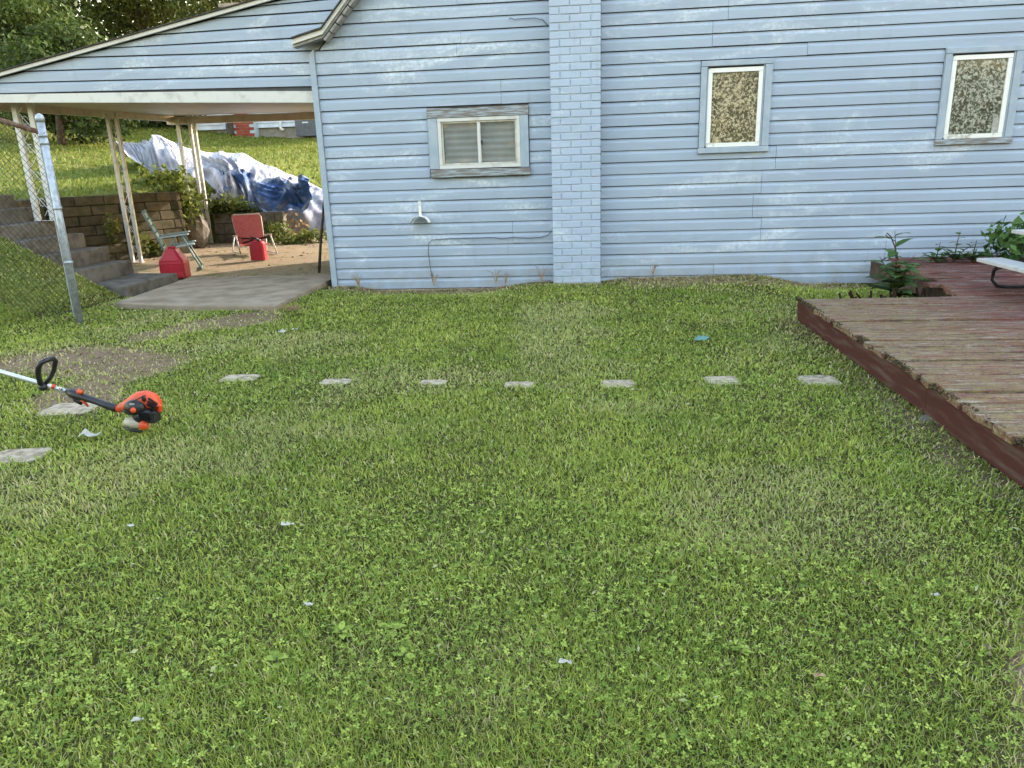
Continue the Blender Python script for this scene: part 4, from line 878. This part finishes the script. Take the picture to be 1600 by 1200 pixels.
for k in range(90):
    c_=P(455+rr.gauss(0,14),352+rr.gauss(0,10),14.12+rr.uniform(-.05,.06)); a=Vector((rr.gauss(0,1),rr.gauss(0,1),rr.gauss(0,1))).normalized()*.05; b=a.orthogonal().normalized()*.03; lv.add([c_-a,c_+b,c_+a,c_-b],[(0,1,2,3)])
o=lv.build('dead_leaves',mt['dryleaf']); tag(o,'brown dead leaves caught on the tarp right of the red chair','leaves',kind='stuff')

# single-leaf plants
def leaf(mb,base,dr,up,L,W,tint,store):
    dr=dr.normalized(); sd_=dr.cross(up); sd_=sd_.normalized() if sd_.length>1e-4 else dr.orthogonal().normalized(); n_=sd_.cross(dr); pts=[]
    for t,wd,dz in ((0,.06,0),(.3,.9,.04),(.62,.8,.0),(.85,.42,-.08),(1,.02,-.17)): 
        c_=base+dr*(L*t)+n_*(dz*L); pts.append((c_-sd_*(W*wd/2)+n_*(.06*W),c_,c_+sd_*(W*wd/2)+n_*(.06*W)))
    b=len(mb.v)
    for tr3 in pts: mb.v+=list(tr3); store+= [tint]*3
    for i in range(4):
        for j in (0,1): mb.f.append((b+i*3+j,b+i*3+j+1,b+(i+1)*3+j+1,b+(i+1)*3+j))
def plant(name,base,stems,label,mat='weed',L=.13,W=.065,seed=0,nleaf=9,group='weeds around the yard'):
    r_=random.Random(seed); e=empty(name,base,label,'plant',group); sm=MB(); lm=MB(); ti=[]
    for (dx,dy,h) in stems:
        pts=[base+V3(dx*t*t,dy*t*t,h*t) for t in (0,.25,.5,.75,1)]; sm.tube(pts,[.007,.006,.005,.004,.002],6)
        for k in range(nleaf):
            t=.2+.8*k/nleaf; p=base+V3(dx*t*t,dy*t*t,h*t); az=k*2.4+r_.uniform(-.4,.4); dr=V3(math.cos(az),math.sin(az),r_.uniform(-.1,.55)); s_=1.1-.55*t+r_.uniform(-.15,.15); leaf(lm,p,dr,V3(0,0,1),L*s_,W*s_,r_.random(),ti)
    sm.build('stem',mt['bark'],e,smooth=True); o=lm.build('leaves',mt[mat],e,smooth=True); at=o.data.attributes.new('tint','FLOAT','POINT'); at.data.foreach_set('value',ti[:len(o.data.vertices)])
pb=P(1400,446,6.55); pb.z=0
plant('tall_weed',V3(pb.x,6.55,.0),[(-.06,0,.62),(.1,-.05,.42),(-.14,.05,.4),(.02,-.12,.34),(.15,.08,.36)],'tall weed with broad leaves growing through the deck gap',L=.24,W=.13,seed=2,nleaf=11)
st_=MB(); a=P(1400,410,6.55); st_.tube([P(1403,405,6.55),P(1398,385,6.55),P(1392,370,6.55),P(1386,364,6.55),P(1384,368,6.55),P(1390,372,6.55)],.005,6)
st_.solo('seed_stalk',mt['bark'],'thin curled brown stalk rising above the tall weed','stalk',smooth=True)
for k,(px,h,lb) in enumerate([(1462,.2,'small ivy clump on the deck boards left of the bench'),(1490,.3,'ivy sprig with upright reddish tip against the siding'),(1518,.22,'ivy clump on the deck just behind the bench end')]):
    p=G(px,411,DT); plant('ivy_clump',V3(p.x,min(p.y,7.95),DT),[(-.15,-.04,h*.5),(.16,-.02,h*.6),(.02,0,h),(.1,-.1,h*.4),(-.08,-.1,h*.4)],lb,L=.1,W=.08,seed=20+k,nleaf=7)
p=P(1585,400,7.5); creeper('leafy_bush',[(p.x,7.5,DT+.2,.26,.25,.2),(p.x+.45,7.5,DT+.22,.33,.25,.24),(p.x+.8,7.5,DT+.22,.33,.3,.24)],1300,.09,'weed','dark leafy bush against the siding under the table',33)
for k,(px,py,h) in enumerate([(678,441,.13),(775,437,.16),(790,437,.1),(846,433,.17),(560,442,.12),(1020,424,.1)]):
    p=P(px,py,WALL_Y-.06); r_=random.Random(k); gm2=MB()
    for j in range(7): a=r_.uniform(-.9,.9); gm2.tube([V3(p.x,WALL_Y-.06,p.z-.04),V3(p.x+math.sin(a)*h*.4,WALL_Y-.07,p.z+h*.5),V3(p.x+math.sin(a)*h*.95,WALL_Y-.075-r_.uniform(0,.05),p.z+h*math.cos(a)*.9)],[.004,.003,.001],4)
    gm2.solo('dry_grass_tuft',mt['dryleaf'],['dry wisps at the foot of the hanging cable','splayed grass tuft against siding midway between cable and chimney','short grass tuft just right of the splayed tuft','tall wispy tuft tight against the chimney left side','small grass sprig near the left house corner','straw wisps on the soil right of the chimney'][k],'grass tuft','tufts along the house wall')

# ------------------------------------------------------------------ neighbouring house
nh=empty('distant_house',(-11.5,28,2.5),'white neighbouring house with red brick pier up the hill','house'); YN=26.0
def nb(px0,py0,px1,py1,y0,y1,nm,mat,par=nh): 
    a,b=P(px0,py1,y0),P(px1,py0,y0); return MB().box((a.x,y0,a.z),(b.x,y1,b.z)).build(nm,mt[mat],par)
z0=P(400,212,YN).z-.3; xl,xr=P(296,200,YN).x,P(640,200,YN).x
MB().box((xl,YN+.1,z0),(xr,YN+6,z0+.62)).build('foundation',mt['nfound'],nh)
for k in range(16): MB().hexa([(xl-.05,YN+.0,z0+.55+k*.15),(xr+.05,YN,z0+.55+k*.15),(xr+.05,YN+6,z0+.55+k*.15),(xl-.05,YN+6,z0+.55+k*.15),(xl-.05,YN+.03,z0+.7+k*.15),(xr+.05,YN+.03,z0+.7+k*.15),(xr+.05,YN+6,z0+.7+k*.15),(xl-.05,YN+6,z0+.7+k*.15)]).build('siding_board',mt['nwhite'],nh)
MB().prism([(xl-.4,YN-.4,z0+2.9),(xl-.4,YN+6.4,z0+2.9),(xl-.4,YN+3,z0+3.5)],(xr-xl+.8,0,0)).build('roof',mt['shingle'],nh)
bp=MB().box((P(365,200,YN-.3).x,YN-.28,z0-.1),(P(397,200,YN-.3).x,YN+.2,z0+1.6)).build('brick_pier',mt['mortar'],nh)
x0,x1=P(365,200,YN-.3).x,P(397,200,YN-.3).x; o=MB().box((0,0,0),(.225,.03,.085)).build('brick',mt['nbrick']); bd_=o.data; bpy.data.objects.remove(o)
for r_ in range(18):
    for k in range(3):
        xx=x0+.005+k*.24+(.08 if r_%2 else 0)
        if xx+.225<=x1+.02: o=new_obj('brick',bd_,bp); o.location=Vector((xx,YN-.3,z0-.1+r_*.097))-wloc(bp)
nb(463,186,492,213,YN-.35,YN,'grey_unit','ngrey'); nb(472,190,481,192.5,YN-.36,YN-.352,'unit_badge','nwhite'); nb(357,186,361,210,YN-.4,YN-.3,'porch_post','darkwood'); nb(354,192,366,208,YN-.02,YN+.098,'dark_opening','ngrey')
MB().tube([P(438,186,YN-.1),P(438,199,YN-.1),P(440,202,YN-.15),P(443,203,YN-.2)],.05,8).build('downspout',mt['white'],nh,smooth=True)
a,b=P(348,40,29),P(371,10,29); ch_o=MB().box((a.x,29,z0+2.5),(b.x,29.6,b.z)).box((a.x-.05,28.95,b.z),(b.x+.05,29.65,b.z+.12)).build('chimney',mt['stonechim'],nh)

# ------------------------------------------------------------------ litter on the lawn
def scrap(px,py,s,mat,label,seed,nm='paper_scrap',cat='litter'):
    r_=random.Random(seed); p=G(px,py,.035); mb=MB(); n=5
    pts=[[p+V3((i/n-.5)*s*2+r_.gauss(0,s*.1),(j/2-.5)*s*.8+r_.gauss(0,s*.1),abs(r_.gauss(0,s*.28))) for j in range(3)] for i in range(n+1)]
    mb.v=[q_ for c_ in pts for q_ in c_]; mb.f=[(i*3+j,(i+1)*3+j,(i+1)*3+j+1,i*3+j+1) for i in range(n) for j in range(2)]
    mb.solo(nm,mt[mat],label,cat,'litter on the lawn')
scrap(139,681,.05,'paper','crumpled white tissue on the grass below the trimmer',1)
scrap(441,519,.035,'paper','small white paper bit near the slab corner',2); scrap(461,515,.03,'paper','second white paper bit, right of the one by the slab',3)
scrap(1098,531,.06,'teal','torn teal plastic film on the lawn left of the deck',4,'plastic_scrap')
scrap(450,820,.02,'paper','white petal on the lawn left of centre',5,'petal'); scrap(482,945,.014,'paper','tiny white petal in the lower left lawn',6,'petal'); scrap(883,1034,.016,'paper','white curled leaf in the lower middle lawn',7,'petal'); scrap(1279,1056,.014,'dryleaf','pale dry leaf in the lower right lawn',8,'dry_leaf','leaf'); scrap(204,822,.016,'paper','white petal in the left lawn',9,'petal'); scrap(1461,930,.013,'paper','pale petal in the right lawn',10,'petal'); scrap(215,1125,.013,'paper','white petal in the bottom left lawn',12,'petal')
sd2=MB(); p=G(455,484,.05); r_=random.Random(2)
for j in range(40): a=r_.uniform(0,6.28); sd2.tube([p+V3(r_.gauss(0,.05),r_.gauss(0,.03),0),p+V3(math.cos(a)*.09,math.sin(a)*.06,r_.uniform(.01,.07))],[.003,.001],4)
sd2.solo('dry_grass_tuft',mt['dryleaf'],'pale clump of dry grass at the front corner of the slab','grass tuft')

# ------------------------------------------------------------------ lawn
def blades(name,x,y,h,wd,lean,mat,dry,tint,label,seed,zoff=0):
    r_=np.random.default_rng(seed); n=len(x); z=ground(x,y)-.006+zoff; az=r_.random(n)*6.2832; fa=az+1.5708+r_.normal(size=n)*.5
    sx,sy=np.cos(fa)*wd/2,np.sin(fa)*wd/2; lx,ly=np.cos(az)*np.sin(lean)*h,np.sin(az)*np.sin(lean)*h; lz=np.cos(lean)*h; b=np.stack([x,y,z],1); s=np.stack([sx,sy,np.zeros(n)],1)
    md=b+np.stack([lx*.4,ly*.4,lz*.62],1); tp=b+np.stack([lx,ly,lz*.97],1)
    co=np.stack([b-s,b+s,md+s*.85,md-s*.85,tp],1).reshape(-1,3); k=(np.arange(n)*5)[:,None]
    loops=np.concatenate([k+np.array([[0,1,2,3]]),k+np.array([[3,2,4]])],1).ravel(); st_=np.stack([np.arange(n)*7,np.arange(n)*7+4],1).ravel()
    me=bpy.data.meshes.new(name); np_mesh(me,co,loops,st_,{'tint':np.repeat(np.clip(tint,0,1),5),'dry':np.repeat(np.clip(dry,0,1),5)}); me.materials.append(mt[mat]); return tag(new_obj(name,me),label,'grass',kind='stuff')
def blocked(x,y):
    b=(y>8.08)&(x>-2.95); b|=(x>CX0-.01)&(x<CX1+.01)&(y>CY-.01)
    b|=(x>1.66)&(y<5.86); b|=(x>2.9)&(y>5.8)
    b|=(x>-4.62)&(x<-2.94)&(y>6.8)&(y<8.8)&(rng.random(x.shape)>.03)
    b|=(x<-5.0)&(y>7.6)
    for o in bpy.data.objects:
        if o.name.startswith('stepping_stone'):
            d_=o.dimensions; b|=(np.abs(x-o.location.x)<d_.x*.42)&(np.abs(y-o.location.y)<d_.y*.38)
    return b
bpy.context.view_layer.update()
def sample(n,r0,r1,e,half=47):
    u=rng.random(n); k=2-e; r=(u*(r1**k-r0**k)+r0**k)**(1/k); a=yw+(rng.random(n)*2-1)*R(half); return -np.sin(a)*r,np.cos(a)*r,r
x,y,r=sample(720000,.95,10.5,1.4,44)
dmask=dirt_mask(x,y); clv=fbm(x,y,.9,41); patch=fbm(x,y,1.6,51); dryp=sst(.56,.72,fbm(x,y,1.1,61))
keep=(~blocked(x,y))&(rng.random(len(x))>dmask*.88)&~((gravel_mask(x,y)>.25)&(rng.random(len(x))>.04))&(rng.random(len(x))>.18*(clv>.55))
keep&=~((x<-4.9)&(y>6.9)&(x>-5.0)&(y>7.6))
x,y,r,dmask,patch,dryp=[a[keep] for a in (x,y,r,dmask,patch,dryp)]
n=len(x); cl=vnoise(x,y,9,81)*.6+vnoise(x,y,23,82)*.4
hgt=.008+.022*rng.random(n)+.012*(patch-.45)+.014*cl+.02*(rng.random(n)>.988); wd=.0019*np.maximum(r,1.2)**.9*(.7+.6*rng.random(n))
lean=np.abs(rng.normal(size=n))*.6+.35
dry=np.where(rng.random(n)<.1+.22*dryp+.5*dmask,.4+.6*rng.random(n),.12*rng.random(n)+.18*dryp)
blades('lawn_grass',x,y,np.clip(hgt,.012,.12),wd,np.clip(lean,0,1.35),'grass',dry,.44+.36*rng.normal(size=n)+.25*(patch-.5)+.4*(cl-.5)+.09*np.sin(x*5.6+.3*y),'short mown lawn grass covering the yard',5)
# hill grass
n=130000; hx=-3-rng.random(n)*24; hy=5.8+rng.random(n)**1.15*24; k=(inside_hill(hx,hy)&~((hx>-9.4)&(hx<-5)&(hy>14.2)&(hy<16.6)))|((hx<-5.05)&(hy<7.55)); hx,hy=hx[k],hy[k]; n=len(hx)
r=np.hypot(hx,hy); blades('hill_grass',hx,hy,(.03+.045*rng.random(n))*(1+.012*r),.003*r**.85*(.6+.8*rng.random(n)),np.abs(rng.normal(size=n))*.5+.1,'hillgrass',np.where(rng.random(n)<.12,.8*rng.random(n),.1*rng.random(n)),.5+.3*rng.normal(size=n),'long sunny grass on the hillside behind the carport',6)
# clover and broad lawn weeds
def clover(name,x,y,size,tint,label,seed,mat='clover'):
    r_=np.random.default_rng(seed); n=len(x); z=ground(x,y)+.016+.016*r_.random(n); c=np.stack([x,y,z],1); a0=r_.random(n)*6.28; co=[]; til=r_.normal(size=(n,2))*.3
    for k in range(3):
        a=a0+k*2.094; d=np.stack([np.cos(a),np.sin(a),til[:,0]*np.cos(a)+til[:,1]*np.sin(a)+.15],1); s=np.stack([-np.sin(a),np.cos(a),-til[:,0]*np.sin(a)+til[:,1]*np.cos(a)],1); L=size[:,None]
        co+= [c,c+d*L*.55+s*L*.42,c+d*L*.98+s*L*.2,c+d*L*.98-s*L*.2,c+d*L*.55-s*L*.42]
    co=np.stack(co,1).reshape(-1,3); m_=n*3; me=bpy.data.meshes.new(name); np_mesh(me,co,np.arange(m_*5),np.arange(m_)*5,{'tint':np.repeat(np.clip(tint,0,1),15)}); me.materials.append(mt[mat]); tag(new_obj(name,me),label,'clover',kind='stuff')
x,y,r=sample(210000,.95,6.5,1.3,44); k=(~blocked(x,y))&(rng.random(len(x))<sst(.42,.7,fbm(x,y,.9,41))*.2+.02+.12*sst(.2,-1.2,x)*sst(3.2,1.8,y))&(rng.random(len(x))>dirt_mask(x,y)); x,y,r=x[k],y[k],r[k]; n=len(x)
clover('clover_patch',x,y,(.0028+.0055*rng.random(n)**1.4)*(1+.1*r),.45+.42*rng.normal(size=n)+.6*(fbm(x,y,.7,71)-.5),'low clover mixed through the lawn',9)
# plantain rosettes
for k,(px,py,s_,lb) in enumerate([(432,1024,.055,'bright green plantain rosette low in the left lawn'),(533,982,.05,'plantain rosette with rounded leaves just above the bright one'),(632,1018,.045,'small plantain right of the bright rosette'),(610,975,.05,'plantain with upright leaves in the left lawn middle'),(1045,905,.045,'plantain rosette in the lower right lawn'),(1160,1010,.04,'small broad leaved weed near the bottom right')]):
    p=G(px,py,.02); plant('plantain',V3(p.x,p.y,gz(p.x,p.y)),[(0,0,.022)],lb,'clover',L=s_,W=s_*.55,seed=50+k,nleaf=7,group='broad leaved weeds in the lawn')
# clippings and small pale leaves
x,y,r=sample(1100,.95,8,1.0); k=~blocked(x,y); x,y=x[k],y[k]; n=len(x); z=ground(x,y)+.03+.012*rng.random(n); a=rng.random(n)*6.28; L=.004+.011*rng.random(n)**3; W=L*(.25+.3*rng.random(n)); t=rng.normal(size=n)*.35
d=np.stack([np.cos(a),np.sin(a),t],1)*L[:,None]; s=np.stack([-np.sin(a),np.cos(a),rng.normal(size=n)*.3],1)*W[:,None]; c=np.stack([x,y,z],1)
me=bpy.data.meshes.new('lawn_clippings'); np_mesh(me,np.stack([c-d,c-s,c+d,c+s],1).reshape(-1,3),np.arange(n*4),np.arange(n)*4); me.materials.append(mt['clip'] if 'clip' in mt else simple('pale_clippings',(.3,.3,.15),(.2,.23,.09),40,.8,0)); tag(new_obj('lawn_clippings',me),'pale clippings and bits of leaf strewn over the lawn','clippings',kind='stuff')

x,y,r=sample(60000,1,9,.6); k=(~blocked(x,y))&(rng.random(len(x))<dirt_mask(x,y)*.22); x,y=x[k],y[k]; n=len(x); z=ground(x,y)+.004; a=rng.random(n)*6.28; L=.004+.012*rng.random(n)**3; W=L*(.3+.5*rng.random(n))
d=np.stack([np.cos(a),np.sin(a),rng.normal(size=n)*.4],1)*L[:,None]; sv=np.stack([-np.sin(a),np.cos(a),rng.normal(size=n)*.4],1)*W[:,None]; c=np.stack([x,y,z],1); up=np.stack([0*L,0*L,W*1.2],1)
co=np.stack([c-d-sv,c+d-sv,c+d+sv,c-d+sv,c+up],1).reshape(-1,3); kk=(np.arange(n)*5)[:,None]; lp_=np.concatenate([kk+np.array([[0,1,4]]),kk+np.array([[1,2,4]]),kk+np.array([[2,3,4]]),kk+np.array([[3,0,4]])],1).ravel()
me=bpy.data.meshes.new('soil_crumbs'); np_mesh(me,co,lp_,np.arange(n*4)*3); me.materials.append(mt['crumb']); tag(new_obj('soil_crumbs',me),'crumbs of soil, grit and chaff on the bare patches','soil',kind='stuff')

def scatter(name,x,y,smin,smax,ratio,mat,label,lift):
    n=len(x); z=ground(x,y)+lift+.012*rng.random(n); a=rng.random(n)*6.28; L=smin+(smax-smin)*rng.random(n)**2; W=L*ratio*(.6+.8*rng.random(n))
    d=np.stack([np.cos(a),np.sin(a),rng.normal(size=n)*.3],1)*L[:,None]; sv=np.stack([-np.sin(a),np.cos(a),rng.normal(size=n)*.3],1)*W[:,None]; c=np.stack([x,y,z],1)
    me=bpy.data.meshes.new(name); np_mesh(me,np.stack([c-d,c-sv,c+d,c+sv],1).reshape(-1,3),np.arange(n*4),np.arange(n)*4,{'tint':np.repeat(rng.random(n),4)}); me.materials.append(mt[mat]); tag(new_obj(name,me),label,'leaf litter',kind='stuff')
n=1500; x=-7.2+4.1*rng.random(n); y=8.9+4.9*rng.random(n)**.8; k=rng.random(n)<.25+.75*(fbm(x,y,1.4,91)>.52); scatter('floor_litter',x[k],y[k],.012,.04,.5,'dryleaf','brown leaf litter strewn over the carport floor',.004)
n=2600; x=np.where(rng.random(n)<.7,.2+2.6*rng.random(n),-2.75+2.35*rng.random(n)); y=8.09-np.abs(rng.normal(size=n))*np.where(x>0,.2,.09); scatter('wall_clippings',x,y,.012,.05,.1,'dryleaf','dry brown clippings lying along the foot of the house wall',.012)
